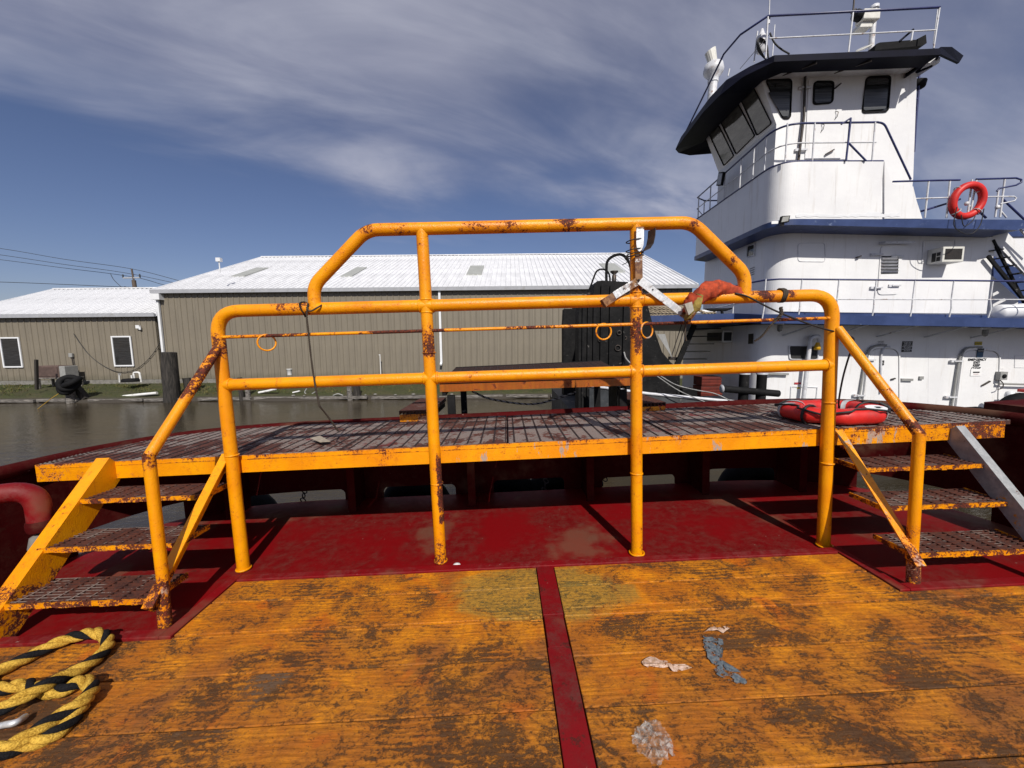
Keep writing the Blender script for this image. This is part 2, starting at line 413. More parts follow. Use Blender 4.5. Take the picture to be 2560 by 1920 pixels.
# ------------------------------------------------------------------ mesh builder
class MB:
    def __init__(s): s.v = []; s.f = []; s.m = []; s.sm = []; s.wear = None
    def add(s, vs, fs, mi=0, smooth=False):
        o = len(s.v); s.v += [Vector(p) for p in vs]
        for q in fs: s.f.append([i+o for i in q]); s.m.append(mi); s.sm.append(smooth)
        return s
    def box(s, a, b, mi=0):
        (x0, y0, z0), (x1, y1, z1) = a, b
        return s.hexa([(x0, y0, z0), (x1, y0, z0), (x1, y1, z0), (x0, y1, z0), (x0, y0, z1), (x1, y0, z1), (x1, y1, z1), (x0, y1, z1)], mi)
    def hexa(s, p, mi=0):
        return s.add(p, [(3, 2, 1, 0), (4, 5, 6, 7), (0, 1, 5, 4), (1, 2, 6, 5), (2, 3, 7, 6), (3, 0, 4, 7)], mi)
    def bar(s, a, b, w, h, up=(0, 0, 1), mi=0):
        a, b = Vector(a), Vector(b); d = (b-a).normalized(); u = Vector(up); sd = d.cross(u)
        if sd.length < 1e-5: sd = d.cross(Vector((1, 0, 0)))
        sd.normalize(); u = sd.cross(d).normalized()
        P = []
        for q in (a, b):
            for i, j in ((-1, -1), (1, -1), (1, 1), (-1, 1)): P.append(q+sd*(w/2*i)+u*(h/2*j))
        return s.add(P, [(0, 1, 2, 3), (7, 6, 5, 4), (4, 5, 1, 0), (5, 6, 2, 1), (6, 7, 3, 2), (7, 4, 0, 3)], mi)
    def loft(s, A, B, mi=0, capA=True, capB=True, smooth=False):
        n = len(A); f = [(i, (i+1) % n, n+(i+1) % n, n+i) for i in range(n)]
        s.add(list(A)+list(B), f, mi, smooth)
        if capA: s.add(A, [tuple(reversed(range(n)))], mi)
        if capB: s.add(B, [tuple(range(n))], mi)
        return s
    def plate(s, poly, vec, mi=0):
        vec = Vector(vec); return s.loft(poly, [Vector(p)+vec for p in poly], mi)
    def ring(s, outer, inner, vec, mi=0):
        vec = Vector(vec); n = len(outer)
        P = list(outer)+list(inner)+[Vector(p)+vec for p in outer]+[Vector(p)+vec for p in inner]
        f = []
        for i in range(n):
            j = (i+1) % n
            f += [(i, n+i, n+j, j), (2*n+i, 2*n+j, 3*n+j, 3*n+i), (i, j, 2*n+j, 2*n+i), (n+i, 3*n+i, 3*n+j, n+j)]
        return s.add(P, f, mi)
    def tube(s, path, r, seg=12, mi=0, cap=True, closed=False, smooth=True, rr=None):
        P = [Vector(p) for p in path]; n = len(P); T = []
        for i in range(n):
            if closed: t = P[(i+1) % n]-P[i-1]
            else: t = (P[min(i+1, n-1)]-P[max(i-1, 0)])
            T.append(t.normalized())
        u = T[0].orthogonal().normalized(); vs = []
        for i in range(n):
            if i: u = (T[i-1].rotation_difference(T[i]) @ u)
            u = (u-T[i]*u.dot(T[i])).normalized(); v = T[i].cross(u)
            k = rr[i] if rr else r
            # widen mitre at bends
            for j in range(seg):
                a = 2*math.pi*j/seg; vs.append(P[i]+(u*math.cos(a)+v*math.sin(a))*k)
        f = []; m = n if closed else n-1
        for i in range(m):
            for j in range(seg):
                a = i*seg+j; b = i*seg+(j+1) % seg; c = ((i+1) % n)*seg+(j+1) % seg; d = ((i+1) % n)*seg+j
                f.append((a, b, c, d))
        s.add(vs, f, mi, smooth)
        if cap and not closed:
            s.add(vs[:seg], [tuple(reversed(range(seg)))], mi); s.add(vs[-seg:], [tuple(range(seg))], mi)
        return s
    def rev(s, prof, c, axis=(0, 0, 1), seg=20, mi=0, smooth=True):
        ax = Vector(axis).normalized(); u = ax.orthogonal().normalized(); v = ax.cross(u); c = Vector(c); vs = []
        for r, h in prof:
            for j in range(seg):
                a = 2*math.pi*j/seg; vs.append(c+ax*h+(u*math.cos(a)+v*math.sin(a))*r)
        f = []
        for i in range(len(prof)-1):
            for j in range(seg): f.append((i*seg+j, i*seg+(j+1) % seg, (i+1)*seg+(j+1) % seg, (i+1)*seg+j))
        s.add(vs, f, mi, smooth)
        s.add(vs[:seg], [tuple(reversed(range(seg)))], mi); s.add(vs[-seg:], [tuple(range(seg))], mi)
        return s
    def torus(s, c, R_, r, axis=(0, 0, 1), seg=32, sg=10, mi=0, sy=1.):
        ax = Vector(axis).normalized(); u = ax.orthogonal().normalized(); v = ax.cross(u); c = Vector(c)
        return s.tube([c+(u*math.cos(2*math.pi*i/seg)+v*math.sin(2*math.pi*i/seg)*sy)*R_ for i in range(seg)], r, sg, mi, closed=True)
    def build(s, name, parent=None, mats=None, base=None, bevel=0., label=None, kind=None, wear=None):
        base = Vector(base) if base is not None else (parent_base(parent) if parent else Vector((0, 0, 0)))
        me = bpy.data.meshes.new(name)
        me.from_pydata([tuple(p-base) for p in s.v], [], s.f)
        for m in (mats if isinstance(mats, (list, tuple)) else [mats]): me.materials.append(MATS[m])
        me.polygons.foreach_set('material_index', s.m); me.polygons.foreach_set('use_smooth', s.sm)
        if wear:
            at = me.attributes.new('wear', 'FLOAT', 'POINT')
            at.data.foreach_set('value', [float(wear(p)) for p in s.v])
        me.update()
        o = bpy.data.objects.new(name, me); COL.objects.link(o)
        if parent is not None: o.parent = parent
        if bevel:
            b = o.modifiers.new('bevel', 'BEVEL'); b.width = bevel; b.segments = 2; b.limit_method = 'ANGLE'
        if label: o['label'] = label
        if kind: o['kind'] = kind
        return o
BASES = {}
def parent_base(p):
    while p is not None:
        if p.name in BASES: return BASES[p.name]
        p = p.parent
    return Vector((0, 0, 0))
def thing(name, label, cat, base=(0, 0, 0), fr=WM, group=None):
    o = bpy.data.objects.new(name, None); COL.objects.link(o); o.empty_display_size = .2
    o.matrix_world = fr @ Matrix.Translation(base)
    BASES[o.name] = Vector(base)
    if label: o['label'] = label
    if cat: o['category'] = cat
    if group: o['group'] = group
    return o
def solo(mb, name, label, cat, mats, base, fr=WM, group=None, kind=None, **k):
    o = mb.build(name, None, mats, base=base, **k)
    o.matrix_world = fr @ Matrix.Translation(base); BASES[o.name] = Vector(base)
    if label: o['label'] = label
    if cat: o['category'] = cat
    if group: o['group'] = group
    if kind: o['kind'] = kind
    return o
def copy_tree(o, parent=None):
    c = o.copy(); COL.objects.link(c); c.parent = parent
    for ch in list(o.children): copy_tree(ch, c)
    return c
def fillet(pts, r, n=6):
    P = [Vector(p) for p in pts]; out = [P[0]]
    for i in range(1, len(P)-1):
        a, b, c = P[i-1], P[i], P[i+1]; d1 = (a-b); d2 = (c-b)
        k = min(r, d1.length*.48, d2.length*.48)
        p1 = b+d1.normalized()*k; p2 = b+d2.normalized()*k
        for j in range(n+1):
            t = j/n; out.append(p1*(1-t)**2+b*2*t*(1-t)+p2*t*t)
    out.append(P[-1]); return out
def rpoly(pts, r, n=4):
    P = [Vector(p) for p in pts]; m = len(P); out = []
    for i in range(m):
        a, b, c = P[i-1], P[i], P[(i+1) % m]; d1, d2 = a-b, c-b
        k = min(r, d1.length*.45, d2.length*.45); p1 = b+d1.normalized()*k; p2 = b+d2.normalized()*k
        for j in range(n+1):
            t = j/n; out.append(p1*(1-t)**2+b*2*t*(1-t)+p2*t*t)
    return out
def shrink(poly, d):
    c = sum((Vector(p) for p in poly), Vector())/len(poly)
    return [c+(Vector(p)-c)*(1-d/max((Vector(p)-c).length, 1e-4)) for p in poly]
def smooth_path(pts, n=8):
    P = [Vector(p) for p in pts]; P = [P[0]*2-P[1]]+P+[P[-1]*2-P[-2]]; out = []
    for i in range(1, len(P)-2):
        a, b, c, d = P[i-1:i+3]
        for j in range(n):
            t = j/n
            out.append(.5*((2*b)+(c-a)*t+(2*a-5*b+4*c-d)*t*t+(3*b-a-3*c+d)*t**3))
    out.append(P[-2]); return out
def text(name, body, parent, matname, center, xdir, ydir, size, base=None, space=1., bold=0.):
    cu = bpy.data.curves.new(name, 'FONT'); cu.body = body; cu.align_x = 'CENTER'; cu.align_y = 'CENTER'; cu.size = size
    cu.space_line = space; cu.offset = bold
    ob = bpy.data.objects.new(name, cu); COL.objects.link(ob)
    dg = bpy.context.evaluated_depsgraph_get()
    me = bpy.data.meshes.new_from_object(ob.evaluated_get(dg)); bpy.data.objects.remove(ob)
    X, Y = Vector(xdir).normalized(), Vector(ydir).normalized(); Z = X.cross(Y)
    b = parent_base(parent)
    m = Matrix.Identity(4)
    for i in range(3): m[i][0], m[i][1], m[i][2], m[i][3] = X[i], Y[i], Z[i], center[i]-b[i]
    me.transform(m); me.materials.clear(); me.materials.append(MATS[matname])
    o = bpy.data.objects.new(name, me); COL.objects.link(o); o.parent = parent
    return o
def rope_strands(path, r, parent, mats, turns_per_m, seg=8, name='strand', sag=.58):
    P = [Vector(p) for p in path]; L = [0]
    for a, b in zip(P, P[1:]): L.append(L[-1]+(b-a).length)
    n = max(int(L[-1]*turns_per_m*14), 20); Q = []; k = 0
    for i in range(n+1):
        s_ = L[-1]*i/n
        while k < len(L)-2 and L[k+1] < s_: k += 1
        t = (s_-L[k])/max(L[k+1]-L[k], 1e-6); Q.append(P[k].lerp(P[k+1], min(max(t, 0), 1)))
    T = [(Q[min(i+1, n)]-Q[max(i-1, 0)]).normalized() for i in range(n+1)]
    us = [T[0].orthogonal().normalized()]
    for i in range(1, n+1):
        u = T[i-1].rotation_difference(T[i]) @ us[-1]; us.append((u-T[i]*u.dot(T[i])).normalized())
    for q in range(3):
        pts = []
        for i in range(n+1):
            a = 2*math.pi*(turns_per_m*L[-1]*i/n+q/3); v = T[i].cross(us[i])
            pts.append(Q[i]+(us[i]*math.cos(a)+v*math.sin(a))*r*.5)
        mb = MB().tube(pts, r*sag, seg)
        mb.build(name, parent, mats[q])
S = 'structure'
exec_parts = []
# ================================================================== SETTING: water and shore
mb = MB(); mb.add([(-3000, -3000, 0), (3000, -3000, 0), (3000, 3000, 0), (-3000, 3000, 0)], [(0, 1, 2, 3)])
solo(mb, 'water', 'calm brown harbour water between the boats and the bank', None, 'water', (0, 0, 0), kind=S)
YS = 19.0; YW = 22.0
def ground_z(x, y):
    if y < YS+.25: z = .02+(y-YS)*1.0
    elif y < YW: z = .27+(y-YS-.25)/(YW-YS-.25)*.36
    else: z = .63
    return z
mb = MB(); rng = random.Random(3)
xs = [-3000, -400, -120, -60]+[-45+i*.6 for i in range(118)]+[40, 120, 400, 3000]
ys = [YS-.1+i*.22 for i in range(15)]+[23, 26, 40, 120, 600, 3000]
vs = []
for y in ys:
    for x in xs:
        j = .05*math.sin(x*1.9+y*3)+rng.uniform(-.05, .05) if y < YW-.2 and abs(x) < 60 else 0
        yy = y+(.12*math.sin(x*.7)+.06*math.sin(x*2.3) if y < YS+.3 else 0)
        vs.append((x, yy, ground_z(x, y)+j*(1 if y > YS+.2 else .3)))
n = len(xs)
mb.add(vs, [(r*n+c, r*n+c+1, (r+1)*n+c+1, (r+1)*n+c) for r in range(len(ys)-1) for c in range(n-1)], smooth=True)
solo(mb, 'ground', 'low bank of rough grass and mud in front of the warehouse', None, 'shore_ground', (0, 0, 0), kind=S)
mb = MB(); rng = random.Random(5)
for i in range(15000):
    x = rng.uniform(-30, 9); y = YS+.45+rng.random()**.8*2.5
    if math.sin(x*1.3)+math.sin(x*.37+y)+rng.uniform(-1, 1) < -1.1: continue
    z = ground_z(x, y)-.02; a = rng.uniform(0, 6.3); h = rng.uniform(.03, .10)*(1.5 if rng.random() < .1 else 1); w_ = rng.uniform(.012, .03)
    dx, dy = math.cos(a)*w_, math.sin(a)*w_; lx, ly = rng.uniform(-.05, .05), rng.uniform(-.05, .05)
    mb.add([(x-dx, y-dy, z), (x+dx, y+dy, z), (x+lx, y+ly, z+h)], [(0, 1, 2)])
solo(mb, 'grass', 'rough green and brown grass along the bank', 'grass', 'grass_blades', (-10, 20, .4), kind='stuff')

# ---- timber and rubble edging at the waterline
rng = random.Random(11); x = -29.; first = None
for i in range(14):
    L = rng.uniform(2.0, 3.2)
    mb = MB(); mb.bar((x, YS+.05+rng.uniform(-.05, .05), .10+rng.uniform(-.02, .03)), (x+L, YS+.05+rng.uniform(-.06, .06), .10+rng.uniform(-.02, .03)), .16, .14)
    o = mb.build('edging_timber', first, 'weathered_wood', base=(-10, YS, .05), bevel=.02) if first else None
    if first is None:
        first = thing('bank_edging', 'grey weathered timbers laid end to end along the waterline', 'retaining edge', (-10, YS, .05))
        o = mb.build('edging_timber', first, 'weathered_wood', bevel=.02)
    x += L+rng.uniform(.02, .5)

# ---- warehouse helpers
def shed(name, label, xL, xR, ze, Yr, zr, nwin=None, zb=.55, back=10.):
    t = thing(name, label, 'building', ((xL+xR)/2, YW, .6))
    b = parent_base(t); pw = 1.0
    # wall panels with three ribs each
    W = xR-xL; n = round(W/pw); pw = W/n
    mb = MB(); mb.box((0, YW, zb+.32), (pw-.006, YW+.05, ze))
    for k in range(3):
        xx = pw*(k+.5)/3
        mb.loft([(xx-.035, YW, zb+.32), (xx-.018, YW-.035, zb+.32), (xx+.018, YW-.035, zb+.32), (xx+.035, YW, zb+.32)],
                [(xx-.035, YW, ze), (xx-.018, YW-.035, ze), (xx+.018, YW-.035, ze), (xx+.035, YW, ze)])
    p0 = mb.build('wall_panel', t, 'tan_siding', base=(0, b.y, b.z)); p0.location.x = xL-b.x
    for i in range(1, n):
        c = p0.copy(); COL.objects.link(c); c.parent = t; c.location.x = xL-b.x+i*pw
    # roof panels
    Ye = YW-.14; sl = (zr-ze)/(Yr-Ye); n = round((W+.4)/.9); rw = (W+.4)/n
    A, B = V(0, Ye, ze+.05), V(0, Yr, zr+.05)
    mb = MB(); mb.hexa([A, A+V(rw, 0, 0), B+V(rw, 0, 0), B, A+V(0, 0, .03), A+V(rw, 0, .03), B+V(rw, 0, .03), B+V(0, 0, .03)])
    for k in range(3):
        xx = rw*(k+.02)/3
        q = [V(xx, 0, .03), V(xx+.02, 0, .085), V(xx+.05, 0, .085), V(xx+.07, 0, .03)]
        mb.loft([A+i_ for i_ in q], [B+i_ for i_ in q])
    p0 = mb.build('roof_panel', t, 'roof_sheet', base=(0, b.y, b.z)); p0.location.x = xL-.2-b.x
    for i in range(1, n):
        c = p0.copy(); COL.objects.link(c); c.parent = t; c.location.x = xL-.2-b.x+i*rw
    mb = MB(); Yb = 2*Yr-Ye; mb.hexa([V(xL-.2, Yr, zr), V(xR+.2, Yr, zr), V(xR+.2, Yb, ze), V(xL-.2, Yb, ze)]+[V(xL-.2, Yr, zr+.08), V(xR+.2, Yr, zr+.08), V(xR+.2, Yb, ze+.08), V(xL-.2, Yb, ze+.08)])
    mb.build('rear_roof', t, 'roof_sheet')
    mb = MB(); mb.box((xL-.2, Yr-.14, zr+.09), (xR+.2, Yr+.14, zr+.15)); mb.build('ridge_cap', t, 'roof_sheet')
    for xx, s_ in ((xL-.22, -1), (xR+.2, 1)):
        mb = MB(); mb.hexa([V(xx, Ye, ze-.06), V(xx+.06, Ye, ze-.06), V(xx+.06, Yr, zr-.06), V(xx, Yr, zr-.06), V(xx, Ye, ze+.16), V(xx+.06, Ye, ze+.16), V(xx+.06, Yr, zr+.16), V(xx, Yr, zr+.16)])
        mb.build('rake_trim', t, 'white_trim')
    for xx in (xL, xR):
        mb = MB(); P = [V(xx, YW+.06, zb), V(xx, Yb-.3, zb), V(xx, Yb-.3, ze), V(xx, Yr, zr-.05), V(xx, YW+.06, ze)]
        mb.plate(P, (.06 if xx == xL else -.06, 0, 0)); mb.build('end_wall', t, 'tan_siding')
    mb = MB(); mb.box((xL+.07, Yb-.36, zb), (xR-.07, Yb-.3, ze)); mb.build('rear_wall', t, 'tan_siding')
    mb = MB(); q = [V(0, Ye-.16, ze+.10), V(0, Ye-.14, ze-.10), V(0, Ye, ze-.10), V(0, Ye+.01, ze+.045)]
    mb.loft([p+V(xL-.22, 0, 0) for p in q], [p+V(xR+.22, 0, 0) for p in q]); mb.build('gutter', t, 'gutter_white')
    mb = MB(); mb.box((xL, YW-.02, zb-.3), (xR, YW+.12, zb+.31)); mb.build('plinth', t, 'concrete')
    return t, (lambda px, py: None)
def roof_pt(px, py, A, nrml):
    d = ray(WF, px, py); d = Vector(d); e = V(0, 0, H); t = (A-e).dot(nrml)/d.dot(nrml); return e+d*t
xL = wy(403, 800, YW).x; xR = wy(1738, 712, YW-.3).x
ze = (wy(700, 726, YW-.35).z+wy(1300, 718, YW-.35).z)/2
pr = wx(655, 646, xL-.2); Yr = pr.y; zr = pr.z
big, _ = shed('warehouse', 'long tan metal warehouse with white ribbed roof across the water', xL, xR, ze, Yr, zr)
nr = V(0, -(zr-ze), (Yr-YW+.14)).normalized(); A0 = V(0, YW-.14, ze+.14)
for q in ([(571, 690), (602, 690), (678, 669), (648, 669)], [(848, 690), (872, 690), (924, 668), (896, 668)], [(1165, 686), (1203, 686), (1211, 664), (1177, 664)], [(1523, 680), (1566, 679), (1533, 658), (1496, 659)]):
    P = [roof_pt(a, b_, A0, nr) for a, b_ in q]
    x0 = min(P[0].x, P[3].x); x1 = max(P[1].x, P[2].x); x0 = (P[0].x+P[3].x)/2; x1 = (P[1].x+P[2].x)/2; ya, yb_ = (P[0].y+P[1].y)/2, (P[2].y+P[3].y)/2
    def on(xx, yy, dz): return V(xx, yy, ze+.05+(yy-YW+.14)*(zr-ze)/(Yr-YW+.14)+dz)
    mb = MB(); mb.hexa([on(x0, ya, .03), on(x1, ya, .03), on(x1, yb_, .03), on(x0, yb_, .03), on(x0, ya, .10), on(x1, ya, .10), on(x1, yb_, .10), on(x0, yb_, .10)])
    mb.build('skylight', big, 'skylight_sheet')
def downspout(par, px, ytop, ybot, pxb=None):
    x0 = wy(px, (ytop+ybot)/2, YW-.1).x; z0 = wy(px, ytop, YW-.1).z; z1 = wy(px, ybot, YW-.1).z
    mb = MB(); mb.box((x0-.06, YW-.16, z1+.12), (x0+.06, YW-.06, z0)); mb.bar((x0, YW-.10, z1+.14), (x0, YW-.30, z1), .12, .09, up=(0, 1, 0)); mb.build('downspout', par, 'white_trim')
downspout(big, 404, 731, 945); downspout(big, 1101, 722, 912)
mb = MB(); mb.box((xL-.03, YW-.045, .9), (xL+.05, YW+.02, ze-.1)); mb.box((xL-.2, YW-.32, ze-.45), (xL+.3, YW+.0, ze-.12)); mb.build('corner_trim', big, 'white_trim')
mb = MB(); p = wy(1436, 858, YW-.06); mb.box(p-V(.10, 0, .17), p+V(.10, .05, .17), 0); mb.box(p-V(.06, .05, .13), p+V(.07, .0, -.02), 1)
mb.build('wall_lamp', big, ['dark_metal', 'white_trim'])
mb = MB(); p = wx(549, 668, xL+3.6); mb.tube([p-V(0, 0, .3), p+V(0, 0, .35)], .03, 6); mb.box(p+V(-.12, -.1, .3), p+V(.12, .1, .5)); mb.build('roof_vent', big, 'white_trim')
xs1 = xL-.35; zes = wy(200, 788, YW-.35).z
xe = wx(0, 760, 0.5).x if False else -31.5
prr = wx(172, 724, xe); 
small, _ = shed('warehouse_annex', 'lower tan metal annex with two windows joined to the warehouse', xe, xs1, zes, 27.3, zes+(27.3-YW+.14)*.395)
for px, py in ((29.5, 881), (307.5, 878)):
    p = wy(px, py, YW-.04); hw, hh = .56, .86
    O = [p+V(a*hw, 0, c*hh) for a, c in ((-1, -1), (1, -1), (1, 1), (-1, 1))]; I = [p+V(a*(hw-.075), 0, c*(hh-.075)) for a, c in ((-1, -1), (1, -1), (1, 1), (-1, 1))]
    mb = MB(); mb.ring(O, I, (0, -.05, 0)); fr = mb.build('window', small, 'white_trim')
    mb = MB(); mb.plate([q+V(0, -.012, 0) for q in I], (0, .03, 0)); mb.build('pane', fr, 'window_glass')
    mb = MB()
    for k in range(26):
        zz_ = -hh+.1+k*(2*hh-.2)/25; mb.bar(p+V(-hw+.09, -.018, zz_), p+V(hw-.09, -.018, zz_), .01, .012)
    mb.build('blind', fr, 'dark_metal', kind='stuff')
mb = MB(); p = wy(345, 817, YW-.1); mb.box(p-V(.1, .05, .09), p+V(.1, .06, .09)); mb.tube([p+V(.1, 0, .0), p+V(.1, 0, -.16)], .06, 8); mb.build('wall_lamp', small, 'white_trim')
# cable drooping on the annex wall
P = smooth_path([wy(a, b_, YW-.07) for a, b_ in ((184, 834), (200, 858), (222, 886), (250, 909), (285, 927), (315, 930), (345, 920), (378, 890), (404, 850))], 6)
solo(MB().tube(P, .016, 5), 'wall_cable', 'thin dark cable drooping across the annex wall between its windows', 'cable', 'wire_dark', P[0])
# meter box and conduit
t = thing('meter_box', 'grey electric box with conduit on the annex wall', 'electric box', wy(181, 950, YW-.1))
p = wy(177, 888, YW-.1); mb = MB(); mb.box(p-V(.10, .04, .11), p+V(.10, .06, .11)); mb.build('box', t, 'ac_grey', bevel=.01)
P = fillet([p+V(.05, 0, -.1), p+V(.1, 0, -.9), p+V(.1, 0, -1.1), p+V(-.15, -.1, -1.22)], .15); mb = MB().tube(P, .028, 6); mb.build('conduit', t, 'dark_metal')
# compressor on a stand
b0 = wy(130, 956, 21.2); t = thing('air_compressor_unit', 'brown air conditioner condenser on a wooden stand by the annex', 'air conditioner', b0)
a_, c_ = wy(97, 944, 21.0), wy(150, 914, 21.0)
mb = MB(); mb.box((a_.x, 20.9, a_.z), (c_.x, 21.6, c_.z)); mb.build('casing', t, 'ac_brown', bevel=.02)
mb = MB(); mb.box((a_.x+.02, 20.87, a_.z+.08), (c_.x-.03, 20.9, c_.z-.07)); 
for k in range(12): mb.box((a_.x+.02, 20.855, a_.z+.1+k*.045), (c_.x-.03, 20.87, a_.z+.112+k*.045))
mb.build('fin_grille', t, 'ac_brown')
mb = MB(); mb.box((c_.x+.004, 20.92, a_.z+.02), (c_.x+.32, 21.58, c_.z-.03)); mb.build('control_panel', t, 'ac_grey', bevel=.02)
mb = MB(); mb.box((a_.x-.1, 20.85, a_.z-.06), (c_.x+.5, 21.65, a_.z)); mb.build('platform', t, 'weathered_wood')
for xx in (a_.x+.1, c_.x+.1, c_.x+.44):
    for yy in (20.9, 21.55):
        mb = MB(); mb.box((xx-.045, yy-.045, .45), (xx+.045, yy+.045, a_.z-.062)); mb.build('leg', t, 'weathered_wood')
# septic lid and white pipes
b0 = wy(318, 955, 21.0); t = thing('drain_pipes', 'white bent drain pipes rising behind a black tank lid', 'pipes', b0)
P = fillet([wy(353, 955, 21), wy(349, 931, 21), wy(334, 931, 21), wy(336, 948, 21)], .1); mb = MB().tube(P, .05, 8); mb.build('bent_pipe', t, 'pvc_white')
mb = MB().tube([wy(330, 948, 20.9), wy(329, 938, 20.9)], .045, 8); mb.build('short_pipe', t, 'pvc_white')
mb = MB().tube([wy(299, 956, 20.9), wy(298, 937, 20.9)], .03, 8); mb.box(wy(303, 938, 20.95), wy(295, 934, 20.8)); mb.build('standpipe', t, 'pvc_white')
p = wy(329, 950, 20.9); mb = MB().rev([(.42, -.14), (.42, -.03), (.36, .03), (.05, .05)], (p.x, 20.9, p.z+.05), seg=20); solo(mb, 'tank_lid', 'round black tank lid in the grass by the white pipes', 'lid', 'black_rubber', (p.x, 20.9, p.z-.1))

# pilings and posts on the bank
def post(px0, px1, ytop, ybot, Y, label, name='piling', m='pile_wood', lean=0., cat='piling', group='old pilings along the bank', square=False):
    top = wy((px0+px1)/2, ytop, Y); bot = wy((px0+px1)/2+lean, ybot, Y); r = (wy(px1, ytop, Y).x-wy(px0, ytop, Y).x)/2*F/math.hypot(F, (px0+px1)/2-1280)
    bot.z -= .25
    mb = MB()
    if square: mb.bar(bot, top, r*1.1, r*1.1, up=(0, 1, 0))
    else:
        rng = random.Random(px0); mb.tube([bot, bot.lerp(top, .35), bot.lerp(top, .7), top], r, 10, rr=[r*1.06, r*.98, r*1.0, r*.97])
        for q in mb.v: q += V(rng.uniform(-1, 1), rng.uniform(-1, 1), rng.uniform(-.6, .6))*r*.07
    return solo(mb, name, label, cat, m, bot, group=group)
post(83, 98, 899, 962, 19.9, 'thin black square post in the grass left of the condenser', name='post', m='wood_post_dark', square=True, cat='post')
post(400, 445, 881, 1006, 19.0, 'tallest dark piling, standing at the warehouse corner', lean=8)
post(455, 478, 945, 985, 19.6, 'short black stump just right of the tallest piling', lean=8)
post(592, 606, 944, 998, 19.05, 'thin black stake of a close pair behind the left walkway post', lean=6)
post(610, 624, 946, 998, 19.2, 'grey stake of a close pair behind the left walkway post', lean=4, m='weathered_wood')
post(865, 879, 957, 996, 19.0, 'grey stake beside a black stump behind the lower rail', m='weathered_wood', lean=4)
post(880, 900, 955, 996, 19.15, 'black stump beside a grey stake behind the lower rail', lean=4)
t = thing('mooring_post', 'grey stump hung with worn black tyres at the waterline', 'mooring post', wy(176, 1002, 18.9))
mb = MB(); mb.tube([wy(178, 1008, 18.9)-V(0, 0, .1), wy(174, 962, 18.9)], .17, 10); mb.build('stump', t, 'weathered_wood')
mb = MB(); mb.bar(wy(215, 998, 19.2), wy(182, 958, 19.2), .26, .26); mb.build('leaning_log', t, 'pile_wood')
for i, (a, b_, rr, ax) in enumerate(((172, 958, .34, (.5, -1, .7)), (180, 955, .30, (-.4, -.5, 1)), (166, 967, .30, (.1, -1, .35)))):
    mb = MB().torus(wy(a, b_, 18.7), rr, .13, ax, 24, 8); mb.build('tyre', t, 'black_rubber')
P = smooth_path([wy(a, b_, Y) for a, b_, Y in ((150, 982, 18.7), (130, 995, 18.3), (108, 1012, 17.5), (95, 1022, 17.0))], 5)
solo(MB().tube(P, .014, 5), 'bank_line', 'thin yellow line running from the tyre post into the water', 'rope', 'rope_yellow', P[0])
# loose things on the bank
def stick(pts, Y, r, name, label, cat, m, grp=None, cap=None):
    P = [wy(a, b_, Y)+V(0, 0, .07) for a, b_ in pts]; mb = MB().tube(smooth_path(P, 4), r*1.25, 8)
    if cap: mb.tube([P[0]-(P[1]-P[0]).normalized()*.02, P[0]+(P[1]-P[0]).normalized()*.2], r*1.35, 8)
    return solo(mb, name, label, cat, m, P[0], group=grp)
stick([(297, 996), (340, 991), (393, 986)], 19.3, .055, 'drain_pipe', 'white plastic pipe lying on the bank beside the tallest piling', 'pipe', 'pvc_white', cap=1)
stick([(647, 985), (668, 981), (690, 976)], 19.4, .045, 'white_board', 'white plank lying on the bank behind the lower rail', 'plank', 'pvc_white')
stick([(732, 985), (750, 981)], 19.4, .03, 'white_offcut', 'small white offcut lying right of the white plank', 'offcut', 'pvc_white')
stick([(767, 975), (762, 985), (775, 990), (790, 982)], 19.3, .02, 'hose', 'short curl of pale hose on the bank under the hanging string', 'hose', 'rope_grey')
stick([(833, 992), (845, 988), (858, 992)], 19.1, .02, 'hose_end', 'pale arc of hose at the waterline left of the grey stake', 'hose', 'rope_grey')
p = wy(724, 930, 21.0); mb = MB().rev([(.11, -.16), (.14, .14), (.15, .145), (.15, .17), (.01, .172)], (p.x, 21, p.z), seg=16)
solo(mb, 'bucket', 'white plastic bucket standing against the warehouse wall', 'bucket', 'pvc_white', (p.x, 21, p.z-.16))
a_, c_ = wy(952, 936, 21.5), wy(950, 888, 21.5); mb = MB().tube([a_-V(0, 0, .4), c_], .025, 6); mb.box(c_-V(.06, .03, 0), c_+V(.03, .03, .04))
solo(mb, 'vent_stack', 'thin white pipe standing in front of the warehouse wall', 'pipe', 'pvc_white', a_-V(0, 0, .4))
rng = random.Random(9)
for i in range(9):
    x = rng.uniform(-12, -2); y = YS+rng.uniform(.05, .35); s_ = rng.uniform(.05, .12)
    mb = MB().rev([(s_*.5, -.03), (s_, 0), (s_*.8, s_*.5), (.01, s_*.6)], (x, y, .22), seg=7, smooth=False)
    mb.build('stone', first, 'concrete')

# ---- utility poles and wires
YP = 46.
t = thing('utility_pole', 'wooden utility pole with a crossarm behind the annex roof', 'utility pole', V(wy(334, 722, YP).x, YP, .6))
a_ = wy(329, 672, YP); mb = MB().tube([V(a_.x+.3, YP, .6), V(a_.x+.1, YP, a_.z-1.3), ], .20, 8); mb.tube([V(a_.x+.1, YP, a_.z-1.4), a_], .09, 8); mb.build('pole', t, 'pole_wood')
p, q = wy(308, 695, YP), wy(350, 694, YP); mb = MB().bar(p, q, .12, .14); mb.build('crossarm', t, 'gutter_white')
for pp in (p, q):
    mb = MB().rev([(.05, 0), (.09, .1), (.05, .2), (.09, .3), (.04, .42)], pp, seg=8); mb.build('insulator', t, 'wire_dark')
p, q = wy(312, 717, YP), wy(350, 720, YP); mb = MB().tube(smooth_path([p, wy(331, 722, YP), q], 4), .07, 6); mb.build('cable_bracket', t, 'wire_dark')
